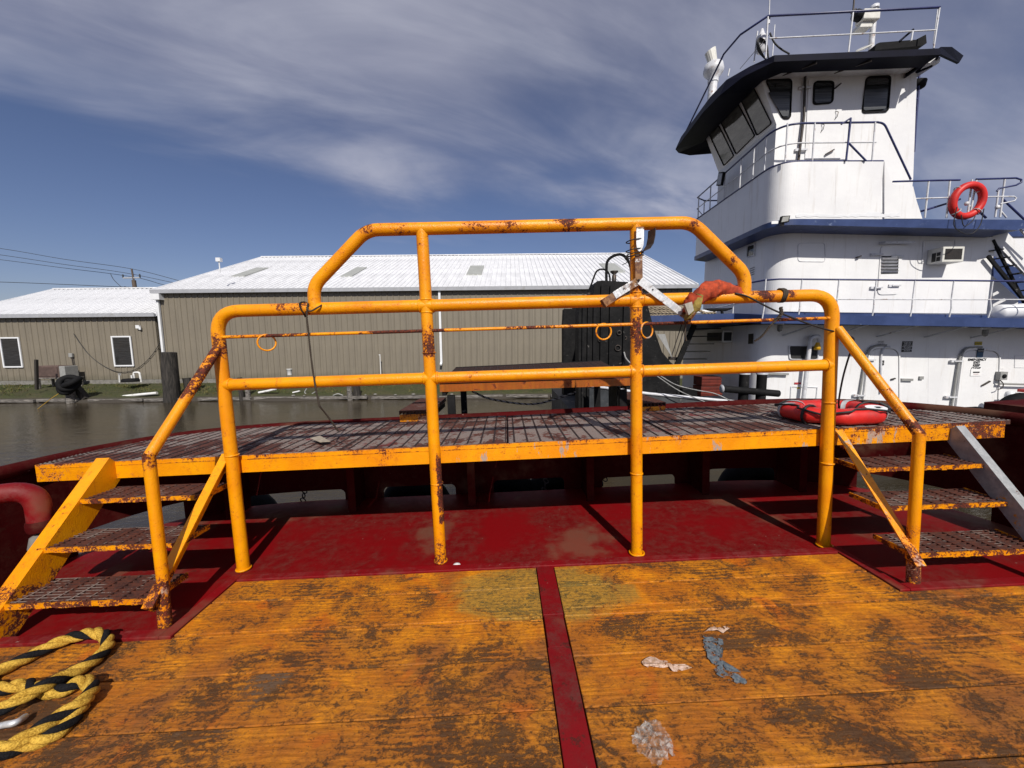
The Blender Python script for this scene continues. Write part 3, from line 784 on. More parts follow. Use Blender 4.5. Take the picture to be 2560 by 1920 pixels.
def wire(pts, Y, label, r=.035):
    P = smooth_path([wy(a, b_, Y) for a, b_ in pts], 5); solo(MB().tube(P, r, 4), 'power_line', label, 'power line', 'wire_dark', P[0], group='power lines over the annex')
wire([(-200, 598), (0, 621), (160, 648), (329, 672), (445, 701), (520, 722)], YP, 'topmost power line over the annex roof')
wire([(-200, 612), (0, 637), (160, 661), (306, 681), (430, 706), (500, 722)], YP+.4, 'second power line below the topmost one')
wire([(-200, 626), (0, 649), (160, 670), (276, 684), (352, 696), (405, 711), (450, 722)], YP+.8, 'third power line, ending at the crossarm height')
wire([(-200, 701), (0, 705), (160, 711), (300, 717), (380, 719)], YP+.2, 'lowest power line, just above the annex roof', .04)
wire([(276, 684), (285, 700), (305, 719)], YP+.6, 'short drop wire left of the utility pole', .03)

# ================================================================== OUR BOAT (deck frame)
def shear(mb, k=.0095, x0=0.):
    for p in mb.v: p.z += k*(p.x-x0)
    return mb
# plan outline of the stern bulwark
PLAN = [(-3.66, -3.2), (-3.66, 2.6), (-3.63, 3.25), (-3.40, 3.72), (-2.95, 4.0), (-2.3, 4.12), (0, 4.16), (2.6, 4.26), (3.3, 4.18), (3.80, 3.85), (4.05, 3.35), (4.10, 2.8), (4.12, -3.2)]
PLAN3 = fillet([V(x, y, 0) for x, y in PLAN], .35, 4)
mb = MB(); lo = [p+V(0, 0, -.06) for p in PLAN3]; mb.loft(lo, [p.copy() for p in PLAN3])
deck = solo(mb, 'deck', 'worn red steel after deck of the boat', None, 'red_deck_paint', (0, 0, 0), BM, kind=S)
BASES['deck'] = V(0, 0, 0)
SL = .012
def ysh(mb):
    for p in mb.v: p.y += SL*p.x
    return mb
rows = [2.592, 2.362, 2.083, 1.797, 1.517, 1.236, .955, .674, .393, .112, -.17, -.45, -.73, -1.01]
rng = random.Random(2)
for i in range(len(rows)-1):
    y1, y0 = rows[i]-.0045, rows[i+1]+.0045; dz = rng.uniform(-.003, .003)
    for side in (0, 1):
        parts = []
        if side == 0:
            nt = 2.066; a, b_ = -1.935, .158
            if y0 >= nt: parts = [(a, b_, y0, y1)]
            elif y1 > nt: parts = [(-3.45, b_, y0, nt), (a, b_, nt, y1)]
            else: parts = [(-3.45, b_, y0, y1)]
        else:
            nt = 2.152; a, b_ = .288, 2.352
            if y0 >= nt: parts = [(a, b_, y0, y1)]
            elif y1 > nt: parts = [(a, 3.95, y0, nt), (a, b_, nt, y1)]
            else: parts = [(a, 3.95, y0, y1)]
        mb = MB()
        for (x0, x1, ya, yb_) in parts: mb.box((x0, ya, .002), (x1, yb_, .040+dz))
        ysh(mb).build('plank', deck, 'deck_plank', bevel=.004)
for (x0, x1, ya_, yc_, zt_) in ((.164, .283, 2.105, 2.60, .043), (.168, .279, 1.86, 2.103, .041), (.163, .281, -1.0, 1.858, .044)):
    ysh(MB().box((x0, ya_, .003), (x1, yc_, zt_))).build('divider_strip', deck, 'red_strip_paint', bevel=.003)
B_ = [(-3.62, 2.075), (-1.945, 2.075), (-1.945, 2.60), (2.362, 2.60), (2.362, 2.16), (4.0, 2.16)]
wd = .065
for (x0, y0, x1, y1) in ((-3.55, 2.073, -1.945-wd, 2.073+wd), (-1.945-wd, 2.073, -1.943, 2.60+wd), (-1.941, 2.60, 2.360, 2.60+wd), (2.362, 2.160, 2.362+wd, 2.60+wd), (2.364+wd, 2.160, 4.0, 2.160+wd)):
    ysh(MB().box((x0, y0, .003), (x1, y1, .049))).build('edge_strip', deck, 'red_trim_paint', bevel=.004)

# hull sides below the deck
mb = MB(); mb.loft([p+V(0, 0, -1.9) for p in PLAN3], [p+V(0, 0, -.062) for p in PLAN3])
solo(mb, 'boat_hull', 'dark red hull of the boat under the deck', 'boat hull', 'red_dark_paint', (0, 0, -1.3), BM)

# bulwark with freeing ports
bul = thing('bulwark', 'dark red steel bulwark with freeing ports around the stern', 'bulwark', (0, 4.16, 0), BM)
ports = []
for a, b_ in ((639, 866), (961, 1140), (1235, 1412), (1508, 1695), (1778, 1945)):
    ports.append((by((a), 1238, 4.16).x, by(b_, 1230, 4.16).x))
ports = [(-3.30, -3.0)]+ports
def plan_y(x):
    for p, q in zip(PLAN3, PLAN3[1:]):
        if p.x <= x <= q.x and p.y > 3.3: return p.y+(q.y-p.y)*(x-p.x)/max(q.x-p.x, 1e-6)
    return 3.3
ZT = .86
pz = [by(750, 1227, 4.13).z, by(1050, 1213, 4.15).z, by(1320, 1197, 4.17).z, by(1600, 1191, 4.2).z, by(1860, 1171, 4.23).z]
pz = [.2]+pz
def wall_seg(mb, a, b_, z0, z1, th=.02):
    d = (b_-a); d.z = 0; nn = V(-d.y, d.x, 0).normalized()*th
    mb.hexa([a+V(0, 0, z0), b_+V(0, 0, z0), b_+nn+V(0, 0, z0), a+nn+V(0, 0, z0), a+V(0, 0, z1), b_+V(0, 0, z1), b_+nn+V(0, 0, z1), a+nn+V(0, 0, z1)])
mb = MB(); BP = [p for p in PLAN3]
xsplit = sorted([x for pr_ in ports[1:] for x in pr_])
def seg_pts():
    for p, q in zip(BP, BP[1:]):
        cuts = [p]+[p.lerp(q, (x-p.x)/(q.x-p.x)) for x in xsplit if p.x < x < q.x and p.y > 3.9]+[q]
        for a, b_ in zip(cuts, cuts[1:]): yield a, b_
for a, b_ in seg_pts():
    mx = (a.x+b_.x)/2; z0 = 0; my = (a.y+b_.y)/2
    if my > 3.9:
        for k, (p0, p1) in enumerate(ports):
            if k and p0-.001 <= mx <= p1+.001: z0 = pz[k]
    if my < 3.75 and mx < -3.3 and my > 3.1: z0 = .17
    if mx > 3.6 and 3.1 < my < 3.95: z0 = .17
    wall_seg(mb, a, b_, z0, ZT+.0095*mx-.02)
mb.build('plate', bul, 'red_dark_paint')
# rounded corner webs in the ports
for k, (p0, p1) in enumerate(ports[1:], 1):
    for xx, s_ in ((p0, 1), (p1, -1)):
        yy = plan_y(xx); r = .06; P = [V(xx, yy, pz[k]), V(xx+s_*r, yy+.004, pz[k])]+[V(xx+s_*r*(1-math.sin(a)), yy+.004, pz[k]-r*(1-math.cos(a))) for a in (.4, .8, 1.2)]+[V(xx, yy, pz[k]-r)]
        MB().plate(P, (0, .018, 0)).build('port_corner', bul, 'red_dark_paint')
rail = [p+V(0, 0, ZT+.0095*p.x) for p in PLAN3]
MB().tube([p-V(0, .02, 0) for p in rail], .052, 10).build('top_rail', bul, 'red_dark_paint')
for xx, yb_ in ((-2.78, 3.72), (-1.593, 3.774), (-.39, 3.80), (.826, 3.829), (2.048, 3.882), (3.05, 3.85)):
    yy = plan_y(xx)
    mb = MB(); mb.plate([V(xx-.028, yb_, 0), V(xx-.028, yy, 0), V(xx-.028, yy, .80), V(xx-.028, yb_+.02, .80), ], (.02, 0, 0)); mb.box((xx-.045, yb_-.012, 0), (xx+.03, yb_, .80)); mb.build('rib', bul, 'red_dark_paint')
# deck shelf behind the ribs
# tyres and chains hung outside the stern
for i, (a, b_) in enumerate(((1040, 1228), (1258, 1215), (1395, 1212), (1880, 1188), (610, 1262))):
    p = by(a, b_, 4.62)
    t = thing('tyre_fender', ['black tyre fender seen through the second freeing port', 'black tyre fender at the left of the middle freeing port', 'black tyre fender at the right of the middle freeing port', 'black tyre fender behind the right hand freeing port', 'black tyre fender beside the left freeing port'][i], 'tyre fender', p-V(0, 0, .4), BM, 'tyre fenders hung outside the stern')
    MB().torus(p-V(0, 0, .20), .32, .12, (0, 1, .1), 28, 10).rev([(.27, -.02), (.27, .02)], p-V(0, -.02, .20), axis=(0, 1, .1), seg=20).build('tyre', t, 'black_rubber')
for i, (a, b_, c) in enumerate(((766, 1225, 'thin chain hanging in the left freeing port'), (1370, 1200, 'chain hanging in the middle freeing port'), (1525, 1195, 'slanting chain in the freeing port behind the third post'))):
    p = by(a, b_, 4.30); t = thing('fender_chain', c, 'chain', p-V(0, 0, .15), BM, 'chains outside the stern')
    for k in range(6):
        q = p+V(0, 0, .10)-V((.012 if i < 2 else .03)*k, 0, .055*k)
        MB().torus(q, .022, .007, (1, 0, 0) if k % 2 else (0, 1, 0), 12, 5, sy=1.5).build('link', t, 'dark_metal')

# ---- the pipe railing of the walkway
RY = 2.79
rl = thing('walkway_railing', 'rusty orange yellow pipe railing with a raised middle', 'railing', (.18, RY, 0), BM)
RS = [(-2.03, 1.66, .10, 1.3), (-1.55, 1.95, .12, 1.0), (-1.42, 1.95, .12, 1.2), (-.55, 1.62, .08, 1.5), (-.55, 1.70, .07, 1.4), (-.55, .05, .16, .85), (-.51, .55, .05, 1.0), (-.94, 2.46, .08, .9), (-.7, 2.46, .1, .8),
      (.945, 1.70, .09, 1.7), (.95, 1.60, .08, 1.3), (.96, 1.9, .09, .9), (.97, 2.02, .06, 1.1), (.93, .10, .09, .6), (0.05, 2.46, .12, .9), (.45, 2.46, .14, 1.2), (-.2, 2.46, .12, .8), (1.35, 2.43, .07, .9), (1.62, 2.18, .05, .8), (1.85, 1.93, .10, 1.5), (2.05, 1.93, .08, 1.0), (.95, 1.42, .07, .7), (-1.1, 2.30, .05, .5), (2.36, 1.42, .05, .4)]
def rustf(p):
    v_ = 0
    for (x, z, r, k) in RS:
        d_ = ((p.x-x)**2+(p.z-z)**2)**.5
        if d_ < r*1.6: v_ = max(v_, k*(1-d_/(r*1.6)))
    if -.535 < p.x < -.49 and .32 < p.z < .86 and p.y < RY+.02: v_ = max(v_, 1.3)
    if .955 < p.x < 1.0 and 1.45 < p.z < 1.85: v_ = max(v_, .75)
    return max(v_, .18)
def dense(P, step=.03):
    out = [Vector(P[0])]
    for a, b_ in zip(P, P[1:]):
        a, b_ = Vector(a), Vector(b_); n = max(1, int((b_-a).length/step))
        for i in range(1, n+1): out.append(a.lerp(b_, i/n))
    return out
PR = .0435
P = dense(fillet([V(-2.035, RY, 0), V(-2.045, RY, 1.925), V(2.375, RY, 1.905), V(2.395, RY+.01, 0)], .17, 8))
MB().tube(P, PR, 20).build('outer_frame', rl, 'yellow_paint', wear=rustf)
P = dense(fillet([V(-1.345, RY, 1.925), V(-1.345, RY, 2.08), V(-.945, RY, 2.452), V(1.345, RY, 2.438), V(1.728, RY, 2.07), V(1.728, RY, 1.92)], .085, 6))
MB().tube(P, PR, 20).build('raised_rail', rl, 'yellow_paint', wear=rustf)
for x0, x1 in ((-.55, -.56), (.945, .945)):
    MB().tube(dense([V(x0, RY, 0), V(x1, RY, 2.44)]), PR-.001, 20).build('post', rl, 'yellow_paint', wear=rustf)
MB().tube(dense([V(-2.04, RY, 1.402), V(2.385, RY, 1.398)]), PR-.002, 20).build('lower_rail', rl, 'yellow_paint', wear=rustf)
def rodrust(p): return .75+.5*math.sin(p.x*7)+(.5 if abs(p.x+.75) < .3 or abs(p.x-1.1) < .12 or p.x < -1.8 else 0)
MB().tube(dense([V(-2.02, RY-.015, 1.742), V(2.38, RY-.015, 1.738)]), .0118, 8).build('hanging_rod', rl, 'yellow_paint', wear=rodrust)
for x, z, r in ((-2.035, .885, .047), (-.548, .615, .0465), (-.555, 1.585, .048), (.945, .635, .0465), (2.388, .66, .047), (2.385, 1.12, .0465), (-2.035, .012, .052), (-.55, .012, .05), (.945, .012, .058), (2.395, .012, .056),
                (-.555, 1.96, .045), (.945, 1.965, .045), (-.555, 1.87, .045), (.945, 1.86, .045)):
    MB().torus((x, RY, z), r-.005, .007, (0, 0, 1), 24, 6).build('weld_bead', rl, 'yellow_paint', wear=rustf)
for x, z in ((-1.99, 1.402), (-.60, 1.40), (-.505, 1.40), (.90, 1.40), (.99, 1.40), (2.34, 1.399), (-.605, 1.918), (-.505, 1.917), (.895, 1.913), (.995, 1.912)):
    MB().torus((x, RY, z), .042, .007, (1, 0, 0), 24, 6).build('weld_bead', rl, 'yellow_paint', wear=rustf)
for i, (a, b_, ax) in enumerate(((667, 857, (.8, -1, 0)), (1509, 828, (.12, -1, 0)), (1617, 826, (.5, -1, .05)))):
    p = by(a, b_, RY-.015); p.z = 1.742-.048
    MB().torus(p, .056, .0062, ax, 32, 8).build('hanging_ring', rl, 'yellow_paint' if i < 2 else 'yellow_paint_worn', wear=lambda p: .3)

# ---- walkway
wk = thing('walkway', 'raised rusty grating walkway with a yellow front beam', 'walkway', (.15, 2.86, 0), BM)
def beamw(p):
    v_ = .15+(.5 if abs(p.x+.9) < .06 else 0)+(.35 if p.x > 2.5 else 0)+(.4 if p.x > 3.4 or p.x < -3.2 else 0)
    return v_+(.55 if p.z-.0095*p.x > .862 else 0)
def seg_box(x0, x1, y0, y1, z0, z1, zs=4, step=.06):
    mb = MB(); n = int((x1-x0)/step)
    for (ya, yn) in ((y0, -1), (y1, 1)):
        vs = [(x0+(x1-x0)*i/n, ya, z0+(z1-z0)*j/zs) for j in range(zs+1) for i in range(n+1)]
        fs = [(j*(n+1)+i, j*(n+1)+i+1, (j+1)*(n+1)+i+1, (j+1)*(n+1)+i) for j in range(zs) for i in range(n)]
        mb.add(vs, fs if yn < 0 else [tuple(reversed(q)) for q in fs])
    mb.add([(x0, y0, z1), (x1, y0, z1), (x1, y1, z1), (x0, y1, z1), (x0, y0, z0), (x1, y0, z0), (x1, y1, z0), (x0, y1, z0)], [(0, 1, 2, 3), (7, 6, 5, 4), (0, 3, 7, 4), (1, 5, 6, 2)])
    return mb
BT = .884; 
shear(seg_box(-3.52, -.585, 2.835, 2.85, BT-.128, BT)).build('front_beam', wk, 'yellow_paint', wear=beamw)
shear(seg_box(-.583, 2.42, 2.835, 2.85, BT-.126, BT)).build('front_beam', wk, 'yellow_paint_drip', wear=beamw)
shear(seg_box(2.422, 3.79, 2.835, 2.85, BT-.127, BT)).build('front_beam', wk, 'yellow_paint_worn', wear=beamw)
shear(MB().box((-3.52, 2.851, BT-.034), (3.79, 2.90, BT-.028))).build('beam_flange', wk, 'yellow_paint_rusty')
mb = MB()
mb.box((-3.5, 2.832, BT-.030), (3.78, 2.8345, BT-.026)); shear(mb).build('beam_seam', wk, 'yellow_tread_edge')
def xlim(y):
    l = -3.52 if y < 3.3 else -3.52+(y-3.3)*.55
    r = 3.86 if y < 3.2 else 3.86-(y-3.2)*.75
    return l, r
PAN = [(-9, -2.55), (-2.54, -1.28), (-1.27, -.02), (-.01, 1.24), (1.25, 2.50), (2.51, 9)]
for k, (a, b_) in enumerate(PAN):
    mb = MB(); y = 2.866; i = 0; dz = random.uniform(-.004, .003)
    while y < 4.05:
        l, r = xlim(y); x0, x1 = max(a, l), min(b_, r)
        if x1 > x0+.02:
            mb.box((x0, y-.0075, BT-.030+dz), (x1, y+.0075, BT+.002+dz))
        y += .030; i += 1
    x = max(a, -3.5)+.05
    while x < min(b_, 3.85):
        yl = 4.05
        if x < -3.5+.40: yl = 3.3+(x+3.52)/.55
        if x > 3.25: yl = min(4.05, 3.2+(3.86-x)/.75)
        if yl > 2.95: mb.box((x-.007, 2.868, BT-.022+dz), (x+.007, yl-.02, BT+.005+dz), 1)
        x += .1
    for xx in (max(a, -3.5), min(b_, 3.84)-.012): mb.box((xx, 2.86, BT-.03+dz), (xx+.008, 3.2 if (k in (0, 5)) else 4.04, BT+.004+dz), 1)
    shear(mb).build('grating_panel', wk, ['grating_paint', 'grate_gap_rust'])
for xx in (-2.5, -1.25, 0, 1.25, 2.5):
    shear(MB().box((xx-.02, 2.86, BT-.10), (xx+.02, 4.08, BT-.036))).build('cross_bearer', wk, 'red_dark_paint')

# ---- stairs
def stair(side, label):
    sgn = -1 if side == 'L' else 1
    xi = -2.085 if side == 'L' else 2.475; xo = -2.98 if side == 'L' else 3.40
    t = thing('deck_stairs', label, 'stairs', ((xi+xo)/2, 2.35, 0), BM, 'grating stairs up to the walkway')
    my = 'yellow_paint' if side == 'L' else 'yellow_paint_worn'
    yt, yb_ = 2.80, (2.10 if side == 'L' else 2.20)
    zb_ = .18
    d = V(0, yb_-yt, zb_-.87)
    def wr(p): return .25+(.7 if p.z < .32 else 0)
    nrm2 = V(0, -d.z, d.y).normalized()*(-1)
    for xx, w_, nm in ((xi, .062, 'stringer'), (xo, .095 if side == 'L' else .065, 'stringer')):
        a = V(xx, yt, .885+(.01 if side == 'L' else .02)); b_ = V(xx, yb_-.02, .20)
        if nm == 'stringer' and xx == xo: b_ = V(xx, yb_-.10, .10)
        dd = (b_-a).normalized(); perp = V(0, dd.z, -dd.y);  perp = perp if perp.z < 0 else -perp
        mb = MB(); n = 14
        for i in range(n):   # channel: flange on top, web below
            p, q = a.lerp(b_, i/n), a.lerp(b_, (i+1)/n)
            for (x0, x1, d0, d1) in ((-w_/2, w_/2, 0, .008), ((w_/2-.008 if (xx == xo) == (side == 'L') else -w_/2), (w_/2 if (xx == xo) == (side == 'L') else -w_/2+.008),   .008, (.17 if side == 'L' else .125) if xx == xo else (.10 if side == 'L' else .045))):
                mb.hexa([p+V(x0, 0, 0)+perp*d1, p+V(x1, 0, 0)+perp*d1, q+V(x1, 0, 0)+perp*d1, q+V(x0, 0, 0)+perp*d1, p+V(x0, 0, 0)+perp*d0, p+V(x1, 0, 0)+perp*d0, q+V(x1, 0, 0)+perp*d0, q+V(x0, 0, 0)+perp*d0])
        mm = my
        if side == 'R' and xx == xo: mm = 'grey_stringer'
        mb.build(nm, t, mm, wear=wr)
    for z, y in ((.665, 2.585), (.445, 2.350 if side == 'L' else 2.44), (.222, 2.135 if side == 'L' else 2.24)):
        y += .0 if side == 'L' else .04
        x0, x1 = min(xi, xo)+(.005 if side == 'L' else .045), max(xi, xo)-(.005 if side == 'R' else .02)
        mb = MB(); yy = y+.02
        while yy < y+.25: mb.box((x0+.02, yy-.004, z-.028), (x1-.02, yy+.004, z), 0); yy += .0285
        xx = x0+.08
        while xx < x1: mb.box((xx-.005, y+.01, z-.02), (xx+.005, y+.25, z+.002), 0); xx += .1
        for q in (x0, x1-.012): mb.box((q, y, z-.032), (q+.012, y+.26, z+.001), 1)
        tr = mb.build('tread', t, ['tread_grating', 'yellow_tread_edge'])
        mb = MB(); n = 24
        rg = random.Random(int(z*1000)+sgn)
        for i in range(n):
            a, b_ = x0+(x1-x0)*i/n, x0+(x1-x0)*(i+1)/n
            mb.box((a, y-.010, z-.028+rg.uniform(-.003, .004)), (b_, y, z+.002+rg.uniform(-.001, .002)))
        mb.build('nosing', tr, 'yellow_tread_edge', wear=lambda p: 0)
    ps = V(-2.04, RY-.03, 1.66) if side == 'L' else V(2.395, RY-.03, 1.66)
    pm = V(-2.079, 2.2, 1.045) if side == 'L' else V(2.537, 2.3, .985)
    pb = V(-2.072, 2.185, .27) if side == 'L' else V(2.520, 2.28, .185)
    def hr(p): return (1.1 if (p.z > 1.36 and side == 'L') else 0)+(.8 if abs(p.z-1.02) < .05 else 0)+(.5 if p.z < .4 else 0)+(.45 if side == 'R' and 1.0 < p.z < 1.35 else .1)
    MB().tube(dense([ps, pm]), .0305, 16).build('handrail', t, 'yellow_paint', wear=hr)
    MB().tube(dense([pm+V(0, 0, .012), pb]), .0305, 16).build('newel', t, 'yellow_paint', wear=hr)
    MB().tube(dense([pb+V(0, -.012, .03), V(pb.x-.0, pb.y-.02, 0)]), .034, 12).build('foot_post', t, 'yellow_paint_rusty', wear=lambda p: .3)
    return t
@mat('grey_stringer')
def f(g):
    c = g.co(); n = g.noise(c, 16, 7, .7); w_ = g.attr('wear')
    k = g.mix(g.step(n, .35, .6), (.34, .35, .36), (.24, .25, .26))
    k = g.mix(g.step(g.noise(c, 9, 8, .7), .60, .64), k, (.50, .22, .02))
    k = g.mix(g.step(g.math('MULTIPLY_ADD', w_, .06, g.noise(c, 12, 8, .75)), .61, .64), k, (.09, .025, .012))
    g.out(k, .55, 0, g.bump(n, .3, .004))
stair('L', 'left grating stairs with yellow stringers and rusty treads')
stair('R', 'right grating stairs with bare grey outer stringer and rusty treads')

# ---- boarding platform over the bulwark
pf = thing('boarding_platform', 'yellow edged boarding platform with steps standing behind the walkway', 'platform', (.3, 4.2, .85), BM)
ya = 4.14; xa, xb_ = -.73, 1.36
zt_ = 1.235; yb2 = 5.5; KS = (by(1250, 916, yb2).z-zt_)/(yb2-ya); KX = .0
def pls(mb):
    for p in mb.v: p.z += (p.y-ya)*KS*(1+.12*(p.x-xa))
    return mb
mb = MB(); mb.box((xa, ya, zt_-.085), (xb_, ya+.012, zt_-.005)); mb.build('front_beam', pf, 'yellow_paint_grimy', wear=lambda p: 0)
mb = MB(); y = ya+.02
while y < yb2: mb.box((xa, y, zt_-.03), (xb_, y+.008, zt_+.002)); y += .03
x = xa
while x < xb_: mb.box((x, ya+.014, zt_-.02), (x+.008, yb2, zt_+.004)); x += .1
pls(mb).build('platform_grating', pf, 'grate_gap_rust')
for xx in (xa+.02, xb_-.06): pls(MB().box((xx, ya+.014, zt_-.13), (xx+.04, yb2, zt_-.032))).build('side_beam', pf, 'black_steel')
pls(MB().box((xa, yb2+.002, zt_-.09), (xb_, yb2+.014, zt_+.01))).build('rear_beam', pf, 'black_steel')
for xx in (-.62, 1.27):
    for yy in (ya+.06, yb2-.1): MB().box((xx-.04, yy-.03, .82 if yy < 4.5 else .1), (xx+.04, yy+.03, zt_-.132)).build('leg', pf, 'black_steel')
for (pa_, pb_, pc_, yt_, ym_, yb3) in ((998, 1078, 1092, 1027, 1037, 1055), (1592, 1664, 1640, 1008, 1018, 1034)):
    y0 = 3.93; x0, x1 = by(pa_, yt_, y0).x, by(pb_, yt_, y0).x; z2, z1, z0 = by(pa_, yt_, y0).z, by(pa_, ym_, y0).z, by(pa_, yb3, y0).z; dp = .95
    st = MB().box((x0, y0, z0), (x1, y0+.012, z1)).build('step', pf, 'yellow_paint_rusty', bevel=.004)
    mb = MB(); mb.box((x0, y0, z2-.006), (x1, y0+.008, z2)); n = max(4, int((x1-x0)/.034))
    for i in range(n+1): q = x0+(x1-x0)*i/n; mb.box((q-.003, y0, z1), (q+.003, y0+dp, z2))
    y = y0+.04
    while y < y0+dp: mb.box((x0, y, z2-.012), (x1, y+.010, z2+.001)); y += .045
    mb.build('step_grating', st, 'tread_grating')
    MB().box((x0+.01, y0+.03, z0+.005), (x1-.01, y0+dp, z1-.02)).build('step_bracket', st, 'black_steel')
mb = MB().box((1.30, 4.5, .45), (1.34, 4.9, 1.1)); mb.build('side_plate', pf, 'black_steel')
P = smooth_path([by(a, b_, 4.4) for a, b_ in ((1180, 978), (1215, 994), (1255, 1003), (1310, 1010), (1350, 1008), (1400, 994), (1440, 980))], 6)
t = thing('platform_rope', 'thin black and white rope sagging under the boarding platform', 'rope', P[0], BM)
rope_strands(P, .012, t, ['rope_grey', 'rope_black', 'rope_grey'], 14, 5)

# ---- bent vent pipe and drum at the left, bitt at the right
t = thing('gooseneck_vent', 'thick dark red gooseneck pipe at the left edge of the deck', 'vent pipe', (-3.35, 2.35, 0), BM)
P = dense(fillet([V(-3.47, 2.30, 0), V(-3.47, 2.30, .78), V(-3.12, 2.50, .78), V(-3.12, 2.50, .52)], .17, 8))
MB().tube(P, .062, 16).build('pipe', t, 'red_trim_paint')
MB().rev([(.066, 0), (.072, .02), (.072, .05), (.066, .07)], (-3.12, 2.50, .50), seg=16).build('collar', t, 'red_dark_paint')
MB().rev([(.03, 0), (.06, .02), (.075, .09), (.06, .16), (.03, .18)], (-3.12, 2.50, .30), seg=16).build('float_ball', t, 'concrete')
t = thing('mooring_bitt', 'chipped dark red mooring bitt at the right end of the walkway', 'mooring bitt', (4.05, 3.2, .86), BM)
p0 = by(2502, 1066, 3.15); p1 = by(2600, 1008, 3.15)
mb = MB(); mb.loft(rpoly([V(p0.x, 2.95, p0.z-.03), V(p1.x+.3, 2.95, p0.z-.03), V(p1.x+.3, 3.3, p0.z-.03), V(p0.x, 3.3, p0.z-.03)], .05), rpoly([V(p0.x, 2.95, p1.z), V(p1.x+.3, 2.95, p1.z+.02), V(p1.x+.3, 3.3, p1.z+.02), V(p0.x, 3.3, p1.z)], .05))
mb.build('head', t, 'red_dark_paint', bevel=.025)
p = (p0+p1)/2; MB().rev([(.12, -.45), (.12, .0)], (p.x+.1, 3.12, p0.z-.01), seg=20).build('post', t, 'red_dark_paint')
MB().tube(dense(fillet([V(3.80, 2.60, .835), V(3.98, 2.35, .84), V(4.05, 1.6, .84), V(4.05, -2, .84)], .3)), .075, 14).build('rail_pipe', t, 'red_dark_paint')
MB().box((4.02, -2, 0), (4.05, 2.75, .80)).build('side_plate', t, 'red_dark_paint')

# ---- life ring on the walkway
a_, c_ = bz(1945, 1036, .94), bz(2210, 1040, .94); Rr = (c_.x-a_.x)/2-.035; cc = V((a_.x+c_.x)/2-.01, 3.17, .975)
zc = .884+.0095*cc.x+.068; cc.z = zc
t = thing('life_ring', 'red life ring with grey bands lying on the walkway behind the right post', 'life ring', cc-V(0, 0, .06), BM)
Ro, Rt, SY = Rr-.03, .088, .88
mb = MB(); n = 48; sg = 14; vs = []
for i in range(n):
    a = 2*math.pi*i/n; k = .96+.04*math.cos(8*a)*-1
    for j in range(sg):
        b_ = 2*math.pi*j/sg; ex = Rt*math.copysign(abs(math.cos(b_))**.75, math.cos(b_)); ez = .062*math.copysign(abs(math.sin(b_))**.75, math.sin(b_))
        vs.append(cc+V(math.cos(a)*(Ro*k+ex), math.sin(a)*(Ro*k+ex)*SY, ez))
mb.add(vs, [(i*sg+j, i*sg+(j+1) % sg, ((i+1) % n)*sg+(j+1) % sg, ((i+1) % n)*sg+j) for i in range(n) for j in range(sg)], smooth=True)
mb.build('ring', t, 'ring_red')
for a0 in (R(-42), R(28), R(62), R(122), R(160), R(228)):
    vs = []; m = 4
    for i in range(m+1):
        a = a0+(i/m-.5)*.16; k = .96-.04*math.cos(8*a)
        for j in range(sg):
            b_ = 2*math.pi*j/sg; ex = (Rt+.007)*math.copysign(abs(math.cos(b_))**.75, math.cos(b_)); ez = .069*math.copysign(abs(math.sin(b_))**.75, math.sin(b_))
            vs.append(cc+V(math.cos(a)*(Ro*k+ex), math.sin(a)*(Ro*k+ex)*SY, ez))
    mb = MB().add(vs, [(i*sg+j, i*sg+(j+1) % sg, (i+1)*sg+(j+1) % sg, (i+1)*sg+j) for i in range(m) for j in range(sg)], smooth=True)
    mb.build('reflective_band', t, 'ring_band_grey')
# round white sticker with a dark emblem on the near rim
ang = R(-62); sc_ = cc+V(math.cos(ang)*(Ro+.02), math.sin(ang)*(Ro+.02)*SY, .064)
mb = MB(); mb.plate([sc_+V(math.cos(q*math.pi/9)*.075, math.sin(q*math.pi/9)*.055, -.012*math.sin(q*math.pi/9)*-1) for q in range(18)], (0, 0, .002)); stc = mb.build('sticker', t, 'sign_white')
mb = MB(); mb.plate([sc_+V(.012+.028*math.cos(q*math.pi/4)*(1 if q % 2 else .6), -.006+.022*math.sin(q*math.pi/4), .006) for q in range(8)], (0, 0, .001)); mb.build('emblem', stc, 'sign_black')
P = [cc+V(math.cos(a)*(Ro+.015*math.sin(3*a)+(.094 if abs(math.sin(2*a)) > .4 else .02)), math.sin(a)*(Ro+.015*math.sin(3*a)+(.094 if abs(math.sin(2*a)) > .4 else .02))*SY, .045*abs(math.cos(2*a))+.02) for a in [2*math.pi*i/40 for i in range(40)]]
MB().tube(P, .008, 6, closed=True).build('grab_line', t, 'black_cord')
for a0 in (R(180+25), R(-8)):
    vs = [cc+V(math.cos(a0)*(Ro+math.cos(b_)*.104), (math.sin(a0)*(Ro+math.cos(b_)*.104))*SY, .076*math.sin(b_)) for b_ in [2*math.pi*j/16 for j in range(16)]]
    MB().tube(vs, .011, 6, closed=True).build('strap', t, 'black_cord')
P = smooth_path([cc+V(Ro+.02, -.10, .075), cc+V(Ro+.08, -.17, .02), cc+V(Ro+.18, -.26, -.045)], 6); MB().tube(P, .016, 6).build('strap_tail', t, 'black_cord')

